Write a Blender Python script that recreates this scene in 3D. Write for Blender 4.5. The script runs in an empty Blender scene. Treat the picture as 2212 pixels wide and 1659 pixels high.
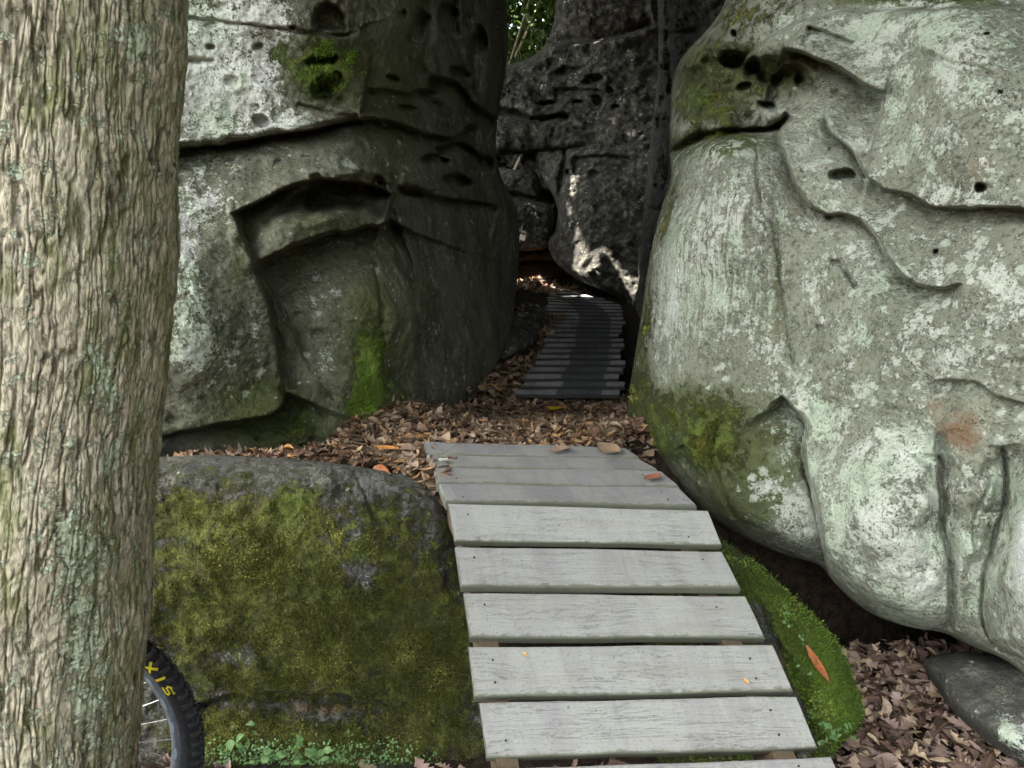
import bpy, math, random
import numpy as np
from mathutils import Vector
rng = np.random.default_rng(7)
random.seed(7)
C = bpy.context.scene.collection
F = 1736.0; CX, CY = 1106.0, 829.5            # focal length and centre of the 2212 x 1659 view the heights were read from
TH = math.radians(11.0); CT, ST = math.cos(TH), math.sin(TH)
EYE = 1.66                                     # camera height over the forest floor (z = 0)
LEDGE = EYE - .80

# ------------------------------------------------------------------ helpers
def ray(px, py):
    u = (np.asarray(px, float) - CX) / F; v = (np.asarray(py, float) - CY) / F
    return u, CT - v * ST, -ST - v * CT
def atY(px, py, Y):
    a, b, c = ray(px, py); k = np.asarray(Y, float) / b
    return np.stack([a * k, b * k + 0 * a, c * k + EYE], -1)
def atZ(px, py, Z):
    a, b, c = ray(px, py); k = (Z - EYE) / c
    return np.stack([a * k, b * k, c * k + EYE], -1)

def mesh_obj(name, V, Q, mat, parent=None, attrs=None, smooth=True, T=None, colattr=None):
    V = np.asarray(V, np.float32).reshape(-1, 3)
    parts = []
    me = bpy.data.meshes.new(name)
    Q = np.zeros((0, 4), np.int32) if Q is None else np.asarray(Q, np.int32).reshape(-1, 4)
    T = np.zeros((0, 3), np.int32) if T is None else np.asarray(T, np.int32).reshape(-1, 3)
    loops = np.concatenate([Q.ravel(), T.ravel()])
    starts = np.concatenate([np.arange(len(Q)) * 4, len(Q) * 4 + np.arange(len(T)) * 3])
    me.vertices.add(len(V)); me.vertices.foreach_set('co', V.ravel())
    me.loops.add(len(loops)); me.loops.foreach_set('vertex_index', loops)
    me.polygons.add(len(starts)); me.polygons.foreach_set('loop_start', starts.astype(np.int32))
    me.update(calc_edges=True)
    me.polygons.foreach_set('use_smooth', np.full(len(starts), smooth))
    for k, a in (attrs or {}).items():
        a = np.asarray(a, np.float32)
        if a.ndim == 1:
            at = me.attributes.new(k, 'FLOAT', 'POINT'); at.data.foreach_set('value', a)
        else:
            at = me.attributes.new(k, 'FLOAT_VECTOR', 'POINT'); at.data.foreach_set('vector', a.ravel())
    if mat: me.materials.append(mat)
    me.validate()
    o = bpy.data.objects.new(name, me); C.objects.link(o)
    if parent: o.parent = parent; o.matrix_parent_inverse = parent.matrix_world.inverted()
    return o
def empty(name, loc):
    o = bpy.data.objects.new(name, None); C.objects.link(o); o.location = loc; o.empty_display_size = .1
    bpy.context.view_layer.update()
    return o
def tag(o, label=None, cat=None, group=None, kind=None):
    if label: o['label'] = label
    if cat: o['category'] = cat
    if group: o['group'] = group
    if kind: o['kind'] = kind
    return o

def _h(ix, iy, iz):
    h = (ix * 374761393 + iy * 668265263 + iz * 2147483647 + 1013904223) & 0xFFFFFFFF
    h = ((h ^ (h >> 13)) * 1274126177) & 0xFFFFFFFF
    h = (h ^ (h >> 16)) * 2246822519 & 0xFFFFFFFF
    return ((h ^ (h >> 15)) & 0xFFFFFF) / float(0xFFFFFF)
def vnoise(P):
    P = np.asarray(P, float); i = np.floor(P).astype(np.int64); f = P - i; f = f * f * f * (f * (f * 6 - 15) + 10)
    x, y, z = i[..., 0], i[..., 1], i[..., 2]; fx, fy, fz = f[..., 0], f[..., 1], f[..., 2]
    def L(a, b, t): return a + (b - a) * t
    return L(L(L(_h(x, y, z), _h(x + 1, y, z), fx), L(_h(x, y + 1, z), _h(x + 1, y + 1, z), fx), fy),
             L(L(_h(x, y, z + 1), _h(x + 1, y, z + 1), fx), L(_h(x, y + 1, z + 1), _h(x + 1, y + 1, z + 1), fx), fy), fz)
ROT = np.array([[.36, .48, -.8], [-.8, .6, 0], [.48, .64, .6]])
def fbm(P, o=4, g=.5):
    P = np.asarray(P, float); s = 0; a = 1; t = 0
    for k in range(o):
        s = s + a * (vnoise(P) * 2 - 1); t += a; a *= g; P = P @ ROT.T * 2.03 + 17.3
    return s / t
def ridged(P, o=4, g=.5):
    P = np.asarray(P, float); s = 0; a = 1; t = 0
    for k in range(o):
        s = s + a * (1 - np.abs(vnoise(P) * 2 - 1)); t += a; a *= g; P = P @ ROT.T * 2.03 + 9.1
    return s / t
def cells(P, jit=.9, pick=1.0):                 # distance to the nearest of the scattered points (for pits)
    P = np.asarray(P, float); i = np.floor(P).astype(np.int64); best = np.full(P.shape[:-1], 9.)
    for dx in (-1, 0, 1):
        for dy in (-1, 0, 1):
            for dz in (-1, 0, 1):
                c = i + np.array([dx, dy, dz]); h = _h(c[..., 0], c[..., 1], c[..., 2])
                q = np.stack([_h(c[..., 0] + 7, c[..., 1], c[..., 2]), _h(c[..., 0], c[..., 1] + 5, c[..., 2]), _h(c[..., 0], c[..., 1], c[..., 2] + 3)], -1)
                d = np.linalg.norm(P - c - q * jit, axis=-1) + (h > pick) * 9
                best = np.minimum(best, d)
    return best
def sst(a, b, x):
    t = np.clip((x - a) / (b - a), 0, 1); return t * t * (3 - 2 * t)

def tps(ctrl):
    c = np.array(ctrl, float); X = c[:, :2] / 1000; n = len(c)
    def U(r2): return np.where(r2 > 1e-12, r2 * np.log(r2 + 1e-12), 0) * .5
    D = ((X[:, None] - X[None]) ** 2).sum(-1)
    A = np.zeros((n + 3, n + 3)); A[:n, :n] = U(D) + np.eye(n) * 2e-4
    A[:n, n] = 1; A[:n, n + 1:] = X; A[n, :n] = 1; A[n + 1:, :n] = X.T
    w = np.linalg.solve(A, np.concatenate([c[:, 2], [0, 0, 0]]))
    def f(px, py):
        x = px / 1000; y = py / 1000; s = w[n] + w[n + 1] * x + w[n + 2] * y
        for k in range(n): s = s + w[k] * U((x - X[k, 0]) ** 2 + (y - X[k, 1]) ** 2)
        return s
    return f
def seg_dist(px, py, pts, closed=False):
    """distance, nearest point, signed side (positive right of / below a left-to-right line), parameter"""
    pts = np.array(pts, float); n = len(pts); best = np.full(px.shape, 1e9); nx = np.zeros_like(px); ny = np.zeros_like(px); side = np.zeros_like(px); par = np.zeros_like(px)
    m = n if closed else n - 1
    for k in range(m):
        a = pts[k]; b = pts[(k + 1) % n]; d = b - a; L2 = (d ** 2).sum() + 1e-9
        t = np.clip(((px - a[0]) * d[0] + (py - a[1]) * d[1]) / L2, 0, 1)
        qx = a[0] + t * d[0]; qy = a[1] + t * d[1]; r = np.hypot(px - qx, py - qy); u = r < best
        best = np.where(u, r, best); nx = np.where(u, qx, nx); ny = np.where(u, qy, ny)
        side = np.where(u, np.sign(d[0] * (py - a[1]) - d[1] * (px - a[0])), side); par = np.where(u, (k + t) / m, par)
    return best, nx, ny, side, par
def inside(px, py, pts):
    pts = np.array(pts, float); r = np.zeros(px.shape, bool); n = len(pts)
    for k in range(n):
        x1, y1 = pts[k]; x2, y2 = pts[(k + 1) % n]
        if y1 == y2: continue
        c = ((y1 > py) != (y2 > py)) & (px < (x2 - x1) * (py - y1) / (y2 - y1) + x1); r ^= c
    return r
def smooth_poly(pts, it=2, closed=True):
    p = np.array(pts, float)
    for _ in range(it):
        q = np.roll(p, -1, 0) if closed else p[1:]
        a = p if closed else p[:-1]
        n = np.empty((len(a) * 2, 2)); n[0::2] = a * .75 + q * .25; n[1::2] = a * .25 + q * .75
        p = n if closed else np.concatenate([p[:1], n, p[-1:]])
    return p
def blob(px, py, b):
    cx, cy, rx, ry = b[:4]; rot = math.radians(b[4]) if len(b) > 4 else 0
    x = (px - cx); y = (py - cy); u = (x * math.cos(rot) + y * math.sin(rot)) / rx; v = (-x * math.sin(rot) + y * math.cos(rot)) / ry
    return u * u + v * v
def paint(px, py, blobs, base=0.):
    a = np.full(px.shape, float(base))
    for b in blobs:
        s = b[5] if len(b) > 5 else 1.0
        w = np.exp(-blob(px, py, b) * 1.2)
        a = a + (s - a) * w if s >= 0 else a * (1 - w * -s)
    return np.clip(a, 0, 1)

# ------------------------------------------------------------------ node helpers
def newmat(name, rough=.9):
    m = bpy.data.materials.new(name); m.use_nodes = True; nt = m.node_tree; b = nt.nodes['Principled BSDF']
    b.inputs['Roughness'].default_value = rough; b.inputs['Specular IOR Level'].default_value = .25
    return m, nt, b
class N:
    def __init__(s, nt): s.nt = nt; s.x = 0
    def new(s, t, **k):
        n = s.nt.nodes.new(t)
        for a, v in k.items(): setattr(n, a, v)
        return n
    def link(s, a, b): s.nt.links.new(a, b)
    def set(s, sock, v):
        if isinstance(v, (int, float, tuple, list)): sock.default_value = v if not isinstance(v, (tuple, list)) or len(v) != 3 or sock.type == 'VECTOR' else (*v, 1)
        else: s.link(v, sock)
    def math(s, op, a, b=0., c=0., clamp=False):
        n = s.new('ShaderNodeMath', operation=op); n.use_clamp = clamp
        for i, v in enumerate((a, b, c)): s.set(n.inputs[i], v)
        return n.outputs[0]
    def coord(s): return s.new('ShaderNodeTexCoord').outputs['Object']
    def attr(s, name): return s.new('ShaderNodeAttribute', attribute_name=name)
    def scale(s, v, sc):
        n = s.new('ShaderNodeMapping'); s.link(v, n.inputs[0]); n.inputs['Scale'].default_value = sc; return n.outputs[0]
    def noise(s, v, scale, detail=4, rough=.55, dist=0.):
        n = s.new('ShaderNodeTexNoise'); s.link(v, n.inputs['Vector']); n.inputs['Scale'].default_value = scale
        n.inputs['Detail'].default_value = detail; n.inputs['Roughness'].default_value = rough; n.inputs['Distortion'].default_value = dist
        return n.outputs['Fac']
    def vor(s, v, scale, feature='F1', out='Distance', rand=1.):
        n = s.new('ShaderNodeTexVoronoi', feature=feature); s.link(v, n.inputs['Vector']); n.inputs['Scale'].default_value = scale; n.inputs['Randomness'].default_value = rand
        return n.outputs[out]
    def mix(s, f, a, b, mode='MIX'):
        n = s.new('ShaderNodeMix', data_type='RGBA', blend_type=mode)
        s.set(n.inputs[0], f); s.set(n.inputs[6], a); s.set(n.inputs[7], b); return n.outputs[2]
    def ss(s, v, lo, hi, a=0., b=1.):
        n = s.new('ShaderNodeMapRange', interpolation_type='SMOOTHSTEP'); s.set(n.inputs[0], v)
        for i, q in enumerate((lo, hi, a, b)): s.set(n.inputs[i + 1], q)
        return n.outputs[0]
    def ramp(s, v, stops):
        n = s.new('ShaderNodeValToRGB'); s.link(v, n.inputs[0]); e = n.color_ramp.elements
        while len(e) < len(stops): e.new(.5)
        for i, (p, c) in enumerate(stops): e[i].position = p; e[i].color = (*c, 1)
        return n.outputs[0]
    def bump(s, h, dist, strength=1., normal=None):
        n = s.new('ShaderNodeBump'); s.link(h, n.inputs['Height']); n.inputs['Distance'].default_value = dist; n.inputs['Strength'].default_value = strength
        if normal: s.link(normal, n.inputs['Normal'])
        return n.outputs[0]

def rock_mat(name, dark=(.10, .088, .068), mid=(.19, .17, .14), lichen_a=(.50, .57, .45), lichen_b=(.62, .62, .58), streak=0.):
    m, nt, b = newmat(name, .92); n = N(nt); co = n.coord()
    n1 = n.noise(co, 2.2, 6, .6); n2 = n.noise(co, 14, 6, .65); n3 = n.noise(co, 60, 5, .7); n4 = n.noise(co, 190, 3, .6)
    base = n.mix(n.ss(n1, .36, .64), dark, mid)
    base = n.mix(n.ss(n2, .45, .7, 0, .6), base, (.25, .248, .195))
    base = n.mix(n.ss(n3, .5, .36, 0, .65), base, (.05, .045, .035))
    base = n.mix(n.ss(n4, .6, .72, 0, .55), base, (.38, .36, .32))
    st = n.attr('stain').outputs['Fac']
    s = n.ss(n.math('ADD', st, n.math('MULTIPLY', n.math('SUBTRACT', n2, .5), 1.2)), .35, .75, 0, .85)
    base = n.mix(s, base, n.mix(n3, (.20, .11, .055), (.12, .075, .045)))
    fl = n.attr('film').outputs['Fac']
    fm = n.ss(n.math('ADD', fl, n.math('MULTIPLY', n.math('SUBTRACT', n2, .5), .8)), .25, .75, 0, .9)
    fc = n.mix(n1, (.045, .052, .017), (.085, .10, .028)); vd = n.vor(co, 34); fc = n.mix(n.math('MULTIPLY', n.ss(vd, .30, .22), n.ss(n.noise(co, 7, 2, .5), .5, .56)), fc, (.03, .065, .01))
    base = n.mix(fm, base, fc)
    # lichen crust
    if streak > 0:
        cs = n.scale(co, (1, 1, .12)); sv = n.mix(n.attr('streak').outputs['Fac'], n.noise(co, 9, 5, .6), n.noise(cs, 55, 5, .7))
    else: sv = n.noise(co, 9, 5, .6)
    li = n.attr('lichen').outputs['Fac']
    l2 = n.noise(co, 52, 8, .74, .3); l3 = n.noise(co, 120, 3, .65)
    w_ = n.math('MULTIPLY', n.math('SUBTRACT', l2, .5), 1.9); w_ = n.math('ADD', w_, n.math('MULTIPLY', n.math('SUBTRACT', l3, .5), .7)); w_ = n.math('ADD', w_, n.math('MULTIPLY', n.math('SUBTRACT', n.noise(co, 20, 6, .65), .5), 1.2)); w_ = n.math('ADD', w_, n.math('MULTIPLY', n.math('SUBTRACT', sv, .5), 1.1 + streak * .7))
    v = n.math('ADD', li, n.math('MULTIPLY', w_, n.math('ADD', n.math('MULTIPLY', li, .9), .4)))
    lm = n.ss(v, .44, .58, 0, .93)
    hue = n.noise(co, 5, 3, .5)
    lc = n.mix(n.ss(hue, .42, .58), lichen_a, lichen_b)
    lc = n.mix(n.ss(li, .68, .88), lc, (.66, .68, .64)); lc = n.mix(n.ss(l3, .5, .38, 0, .5), lc, (.22, .22, .18))
    col = n.mix(lm, base, lc)
    if streak > 0: col = n.mix(n.math('MULTIPLY', n.math('MULTIPLY', n.ss(n.noise(n.scale(co, (1, 1, .07)), 75, 5, .7), .50, .60), n.attr('streak').outputs['Fac']), .75), col, (.12, .105, .07))
    # round lichen rosettes, pale
    vr = n.vor(co, 42); vr2 = n.noise(co, 11, 2, .5)
    vb = n.vor(co, 19); vb2 = n.noise(co, 5, 2, .5)
    ro = n.math('MULTIPLY', n.ss(n.math('ADD', vr, n.math('MULTIPLY', n.math('SUBTRACT', l3, .5), .7)), .32, .22), n.ss(n.math('ADD', vr2, n.math('MULTIPLY', li, .2)), .64, .70))
    rb_ = n.math('MULTIPLY', n.ss(n.math('ADD', vb, n.math('MULTIPLY', n.math('SUBTRACT', l2, .5), .9)), .36, .28), n.ss(n.math('ADD', vb2, n.math('MULTIPLY', li, .25)), .66, .72)); ro = n.math('MAXIMUM', ro, rb_)
    col = n.mix(n.math('MULTIPLY', ro, .7), col, (.47, .51, .43))
    # moss
    mo = n.attr('moss').outputs['Fac']
    m2 = n.noise(co, 22, 8, .7, .2); m3 = n.noise(co, 150, 3, .7); m1 = n.noise(co, 6, 4, .6)
    mv = n.math('ADD', mo, n.math('MULTIPLY', n.math('SUBTRACT', m2, .5), 1.5)); mv = n.math('ADD', mv, n.math('MULTIPLY', n.math('SUBTRACT', m3, .5), .5))
    mm = n.ss(mv, .42, .62, 0, .97)
    mc = n.mix(n.ss(m1, .38, .60), (.070, .082, .020), (.135, .145, .030))
    mc = n.mix(n.ss(n.noise(co, 17, 6, .7), .46, .62, 0, .75), mc, (.070, .055, .020)); mc = n.mix(n.ss(n.noise(co, 26, 5, .7), .54, .66, 0, .7), mc, (.17, .20, .03))
    mc = n.mix(n.ss(m3, .52, .38, 0, .7), mc, (.018, .028, .006))
    mc = n.mix(n.ss(n.noise(co, 90, 3, .7), .56, .7, 0, .6), mc, (.20, .24, .05))
    br = n.attr('bright').outputs['Fac']
    mc = n.mix(br, mc, n.mix(m2, (.10, .17, .02), (.19, .30, .045)))
    col = n.mix(mm, col, mc)
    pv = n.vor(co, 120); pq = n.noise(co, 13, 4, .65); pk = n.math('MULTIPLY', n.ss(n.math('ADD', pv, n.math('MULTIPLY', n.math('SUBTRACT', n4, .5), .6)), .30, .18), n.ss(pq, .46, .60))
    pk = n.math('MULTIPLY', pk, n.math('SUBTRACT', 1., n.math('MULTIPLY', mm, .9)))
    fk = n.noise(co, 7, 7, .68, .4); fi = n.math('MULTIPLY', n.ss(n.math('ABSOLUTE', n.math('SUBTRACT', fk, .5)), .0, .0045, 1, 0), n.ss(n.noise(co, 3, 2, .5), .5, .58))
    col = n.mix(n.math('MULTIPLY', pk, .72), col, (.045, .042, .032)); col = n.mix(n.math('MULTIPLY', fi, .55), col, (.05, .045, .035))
    n.link(col, b.inputs['Base Color'])
    h = n.math('ADD', n.math('MULTIPLY', n2, .6), n.math('MULTIPLY', n3, .3)); h = n.math('ADD', h, n.math('MULTIPLY', n4, .10)); h = n.math('ADD', h, n.math('MULTIPLY', lm, .05))
    mh = n.math('ADD', n.math('MULTIPLY', m3, .5), n.math('MULTIPLY', m2, 1.0))
    h = n.math('ADD', h, n.math('MULTIPLY', mh, n.math('MULTIPLY', mm, .55)))
    h = n.math('SUBTRACT', h, n.math('ADD', n.math('MULTIPLY', pk, .16), n.math('MULTIPLY', fi, .18)))
    n.link(n.bump(h, .032, 1.), b.inputs['Normal'])
    return m

# ------------------------------------------------------------------ boulders
def boulder(name, outline, ctrl, mat, step=3.4, R=.16, rpx=55, margin=110, gain=.02, feats=(), moss=(), lichen=(), stain=(), bright=(), seed=0,
            rough=1., base=(0, 0, 0), warp=5., inward=.35, pits=.0, post=None, streak=(), film=()):
    """a rock whose face is a dense relief: its middle follows ctrl (where each spot of the face stands in the world), the rim curves away and runs back"""
    ol = smooth_poly(outline, 2)
    x0, y0 = ol.min(0) - margin; x1, y1 = ol.max(0) + margin
    nx = int((x1 - x0) / step); ny = int((y1 - y0) / step)
    gx, gy = np.meshgrid(np.linspace(x0, x1, nx), np.linspace(y0, y1, ny))
    gx = gx.ravel(); gy = gy.ravel()
    d, qx, qy, _, _ = seg_dist(gx, gy, ol, True); ins = inside(gx, gy, ol); s = np.where(ins, d, -d)
    out = np.clip(-s, 0, None)
    # outline points get the rock's own roughness
    dx = qx - gx; dy = qy - gy; L = np.hypot(dx, dy) + 1e-6
    px = np.where(s < 0, qx + dx / L * out * inward, gx); py = np.where(s < 0, qy + dy / L * out * inward, gy)
    fx = np.where(s < 0, qx, gx); fy = np.where(s < 0, qy, gy)
    Y = tps(ctrl)(fx, fy)
    t = np.clip(1 - np.clip(s, 0, None) / rpx, 0, 1)
    Y = Y + R * (1 - np.sqrt(np.clip(1 - t * t, 0, 1))) + np.minimum(out, margin) * gain
    w3 = np.stack([fx / 60, fy / 60, np.full_like(fx, seed)], -1)
    wx = fx + warp * 2 * fbm(w3, 3); wy = fy + warp * 2 * fbm(w3 + 31.7, 3)
    for f in feats:
        k = f[0]
        if k == 'pit':
            _, cx, cy, rx, ry, rot, dep = f; r = np.sqrt(blob(wx, wy, (cx, cy, rx, ry, rot))) * (1 + .45 * fbm(np.stack([fx / 34, fy / 34, np.full_like(fx, cx)], -1), 2)); Y = Y + dep * (1 - sst(.5, 1.15, r))
        elif k == 'bulge':
            _, cx, cy, rx, ry, rot, dep = f; Y = Y - dep * np.exp(-blob(wx, wy, (cx, cy, rx, ry, rot)))
        elif k == 'crack':
            _, pts, wd, dep = f; dd, _, _, _, pr = seg_dist(wx, wy, smooth_poly(pts, 2, False)); e = np.clip(np.minimum(pr, 1 - pr) * 8, 0, 1) ** .5
            ww = wd * (.55 + .9 * vnoise(np.stack([fx / 35, fy / 35, np.full_like(fx, seed + 5.)], -1)))
            Y = Y + dep * e * np.exp(-(dd / ww) ** 2)
        elif k == 'ledge':                       # side=+1: rock to the lower/right side of the line falls back by dep and returns over len px
            _, pts, dep, ln, side = f[:5]; dd, _, _, sd, pr = seg_dist(wx, wy, smooth_poly(pts, 2, False)); e = sst(0, .12, pr) * sst(0, .12, 1 - pr)
            sg = dd * sd * side; edge = 3.6
            Y = Y + dep * e * sst(-edge, edge * 1.6, sg) * np.exp(-np.clip(sg, 0, None) / ln) - .25 * dep * e * np.exp(-(np.clip(-sg, 0, None) / (ln * .6)) ** 2) * (sg < edge)
    P = atY(px, py, Y)
    sd = seed * 13.7
    amp = rough * np.clip(Y / 3, .8, 2.2)
    nn = .055 * fbm(P * 2.2 + sd, 3) + .028 * fbm(P * 8 + sd, 4, .55) + .012 * fbm(P * 34 + sd, 4, .62) + .012 * (ridged(P * np.array([5, 5, 17]) + sd, 3, .6) - .5) * rough
    if pits > 0:
        c = cells(P * np.array([9, 9, 13]) + sd, .9, .35); nn = nn + pits * .03 * (1 - sst(.12, .34, c))
        c = cells(P * 34 + sd, .9, .30); nn = nn + pits * .006 * (1 - sst(.12, .3, c))
    P = atY(px, py, Y + nn * amp)
    if post is not None: P = post(P)
    idx = np.arange(nx * ny).reshape(ny, nx)
    Q = np.stack([idx[:-1, :-1], idx[1:, :-1], idx[1:, 1:], idx[:-1, 1:]], -1).reshape(-1, 4)
    at = {'moss': paint(fx, fy, moss, base[0]), 'lichen': paint(fx, fy, lichen, base[1]), 'stain': paint(fx, fy, stain, base[2]), 'bright': paint(fx, fy, bright), 'film': paint(fx, fy, film)}
    if streak: at['streak'] = paint(fx, fy, streak)
    return mesh_obj(name, P, Q, mat, None, at)

M_left = rock_mat('grey sandstone', dark=(.075, .078, .045), mid=(.17, .17, .12))
M_right = rock_mat('pale sandstone', dark=(.17, .18, .13), mid=(.275, .29, .225), lichen_a=(.38, .44, .34), lichen_b=(.46, .48, .41), streak=1.3)
M_moss = rock_mat('mossy sandstone', dark=(.05, .05, .04), mid=(.11, .11, .10))
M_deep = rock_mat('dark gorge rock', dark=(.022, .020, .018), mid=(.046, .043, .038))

# left cliff -----------------------------------------------------------------
A_ol = [(-420, -900), (300, -980), (860, -900), (960, -500), (1040, -220), (1085, -100), (1092, -40), (1100, 120), (1078, 230), (1068, 330), (1088, 400), (1116, 440), (1124, 520), (1120, 590), (1112, 650), (1106, 720),
        (1075, 790), (1035, 835), (1000, 880), (930, 930), (860, 965), (760, 990), (500, 1010), (200, 1020), (-420, 1020)]
A_ct = [(-420, -900, 3.6), (-420, 1000, 2.9), (380, -800, 3.9), (380, -300, 3.3), (380, 20, 3.05), (380, 250, 2.98), (380, 420, 2.95), (380, 600, 2.78), (380, 850, 2.82), (380, 960, 3.05), (600, 100, 3.1), (600, 250, 3.08), (560, 600, 2.93), (560, 850, 2.98),
        (640, 500, 3.05), (640, 800, 3.12), (700, 950, 3.12), (760, 60, 3.22), (760, 220, 3.22), (800, 450, 3.25), (800, 700, 3.22), (820, 920, 3.28), (880, 60, 3.7), (880, 260, 3.65), (885, 480, 3.5), (885, 700, 3.38), (900, 880, 3.5),
        (940, 100, 4.4), (945, 300, 4.2), (945, 500, 4.05), (945, 750, 3.9), (1000, 860, 4.15), (1030, 100, 5.3), (1030, 300, 5.1), (1030, 500, 5.0), (1040, 700, 4.8), (1095, -50, 6.4), (1070, 300, 6.0), (1112, 500, 6.2), (1105, 650, 6.2), (700, -800, 4.2), (1000, -800, 6), (900, -300, 4.3)]
A_ft = [('pit', 905, 60, 20, 34, 10, .25), ('pit', 968, 45, 22, 40, -8, .3), ('bulge', 935, 110, 26, 50, 0, .14), ('pit', 990, 160, 26, 20, 20, .25), ('pit', 1040, 90, 16, 34, 0, .4), ('pit', 920, 205, 30, 12, 12, .18), ('bulge', 960, 250, 40, 22, 10, .18), ('pit', 1010, 300, 24, 30, 15, .35), ('pit', 880, 235, 20, 8, 10, .12), ('pit', 1050, 350, 18, 22, 0, .4), ('pit', 940, 345, 34, 10, 8, .22), ('pit', 985, 395, 40, 14, 6, .3), ('pit', 890, 410, 40, 12, 5, .2), ('bulge', 900, 300, 40, 24, 0, .1),
        ('ledge', [(330, 345), (390, 322), (450, 312), (530, 298), (610, 290), (680, 280), (740, 262), (790, 256), (860, 268), (930, 290), (1000, 300)], .27, 34, 1),
        ('crack', [(380, 322), (450, 310), (560, 300), (660, 286), (730, 268), (780, 256)], 9, .16),
        ('ledge', [(500, 458), (560, 430), (640, 400), (720, 385), (800, 400), (850, 420)], .32, 60, 1),
        ('pit', 730, 420, 105, 34, -8, .30), ('pit', 640, 440, 60, 16, -30, .1),
        ('bulge', 680, 470, 130, 26, -3, .10), ('bulge', 600, 500, 50, 40, 0, .10),
        ('ledge', [(552, 568), (600, 545), (660, 520), (700, 505), (760, 500), (830, 485), (836, 470)], .36, 110, 1),
        ('crack', [(500, 455), (520, 500), (552, 568), (575, 640), (600, 700), (610, 780), (622, 850), (612, 890)], 5, .06),
        ('ledge', [(622, 840), (612, 890), (560, 905), (480, 920), (420, 930), (350, 945), (200, 950)], .28, 60, -1) if False else
        ('ledge', [(200, 950), (350, 940), (420, 925), (500, 910), (570, 898), (612, 880), (624, 850)], .30, 70, 1),
        ('ledge', [(515, 480), (552, 568), (580, 650), (600, 720), (615, 800), (625, 850)], .09, 60, -1),
        ('crack', [(840, 470), (865, 520), (885, 570), (895, 640), (902, 700), (905, 780)], 6, .05),
        ('ledge', [(838, 470), (868, 520), (890, 580), (900, 650), (905, 730)], .07, 60, -1),
        ('crack', [(810, 560), (822, 640), (818, 700), (830, 760), (838, 850)], 4, .03),
        ('pit', 868, 550, 15, 85, -14, .16), ('pit', 715, 38, 38, 28, -10, .14), ('pit', 700, 130, 34, 13, -5, .12), ('pit', 700, 190, 34, 26, -35, .16), ('pit', 565, 268, 17, 15, 0, .08), ('pit', 637, 60, 10, 7, 0, .05),
        ('pit', 560, 98, 12, 8, -30, .05), ('pit', 450, 100, 14, 8, 0, .05), ('pit', 600, 350, 9, 5, 0, .04), ('pit', 660, 340, 10, 5, 0, .04),
        ('crack', [(380, 128), (420, 130), (460, 130)], 5, .05), ('crack', [(400, 40), (500, 52), (600, 62), (680, 75), (780, 70)], 5, .04),
        ('crack', [(640, 225), (700, 240), (760, 250)], 4, .03), ('ledge', [(780, 60), (800, 120), (790, 200), (780, 250)], .07, 40, -1),
        ('pit', 850, 170, 18, 8, 20, .1), ('pit', 905, 55, 12, 18, 0, .14), ('pit', 980, 20, 10, 18, 0, .14), ('pit', 870, 30, 10, 15, 0, .1), ('pit', 1000, 250, 16, 30, 10, .16),
        ('ledge', [(790, 190), (860, 195), (920, 210), (980, 240)], .10, 40, 1), ('ledge', [(860, 395), (930, 420), (1000, 430), (1080, 450)], .25, 50, 1),
        ('ledge', [(930, 160), (990, 180), (1040, 240), (1080, 260)], .3, 40, 1), ('ledge', [(940, 320), (1000, 300), (1050, 340)], .3, 40, 1),
        ('crack', [(920, 0), (934, 80), (915, 160)], 9, .12), ('crack', [(1010, 30), (1035, 130), (1020, 200)], 6, .15), ('bulge', 980, 130, 30, 60, 0, .2), ('bulge', 1050, 180, 20, 60, 0, .25)]
A_mo = [(700, 150, 100, 95, 0, .82), (600, 120, 45, 35, 0, .6), (780, 120, 40, 90, 0, .5), (745, 60, 40, 30, 0, .35), (660, 455, 60, 20, -10, .45), (810, 560, 28, 60, 0, .35), (800, 760, 50, 110, 5, .72), (800, 880, 75, 85, 0, .95), (700, 850, 50, 60, 0, .35), (640, 930, 60, 60, 0, .6), (860, 700, 30, 120, 0, .35), (850, 860, 45, 60, 0, .55),
        (480, 890, 110, 25, 0, .38), (560, 790, 50, 80, 0, .25), (850, 300, 70, 60, 0, .25), (860, 120, 50, 90, 0, .25)]
A_li = [(450, 160, 120, 190, 0, .86), (540, 40, 170, 60, 0, .75), (430, 60, 90, 90, 0, .75), (570, 180, 60, 110, 0, .8), (640, 260, 70, 30, 0, .7), (700, 50, 60, 40, 0, .3), (440, 430, 90, 90, 0, .55), (400, 560, 60, 120, 0, .62), (420, 760, 85, 60, 0, .86), (420, 690, 60, 60, 0, .6),
        (545, 700, 20, 70, 0, .55), (560, 790, 16, 50, 0, .5), (700, 770, 40, 70, 0, .46), (690, 640, 70, 80, 0, .38), (640, 350, 120, 30, 0, .35), (700, 470, 100, 25, 0, .3), (860, 800, 30, 80, 0, .25), (760, 100, 30, 40, 0, .3), (680, 160, 60, 70, 0, .1), (940, 720, 30, 120, 0, .3)]
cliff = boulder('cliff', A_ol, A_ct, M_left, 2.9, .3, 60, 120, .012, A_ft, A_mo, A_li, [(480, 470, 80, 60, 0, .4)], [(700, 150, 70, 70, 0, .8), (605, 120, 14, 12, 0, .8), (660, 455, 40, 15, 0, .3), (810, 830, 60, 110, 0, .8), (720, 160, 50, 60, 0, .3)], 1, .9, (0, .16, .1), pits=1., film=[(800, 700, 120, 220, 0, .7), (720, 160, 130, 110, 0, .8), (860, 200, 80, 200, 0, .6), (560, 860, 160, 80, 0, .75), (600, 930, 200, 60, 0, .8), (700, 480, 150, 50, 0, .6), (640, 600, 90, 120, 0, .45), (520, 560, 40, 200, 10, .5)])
tag(cliff, 'tall grey cliff with pale lichen, ledges and pits, left of the dark passage', 'cliff')

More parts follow.
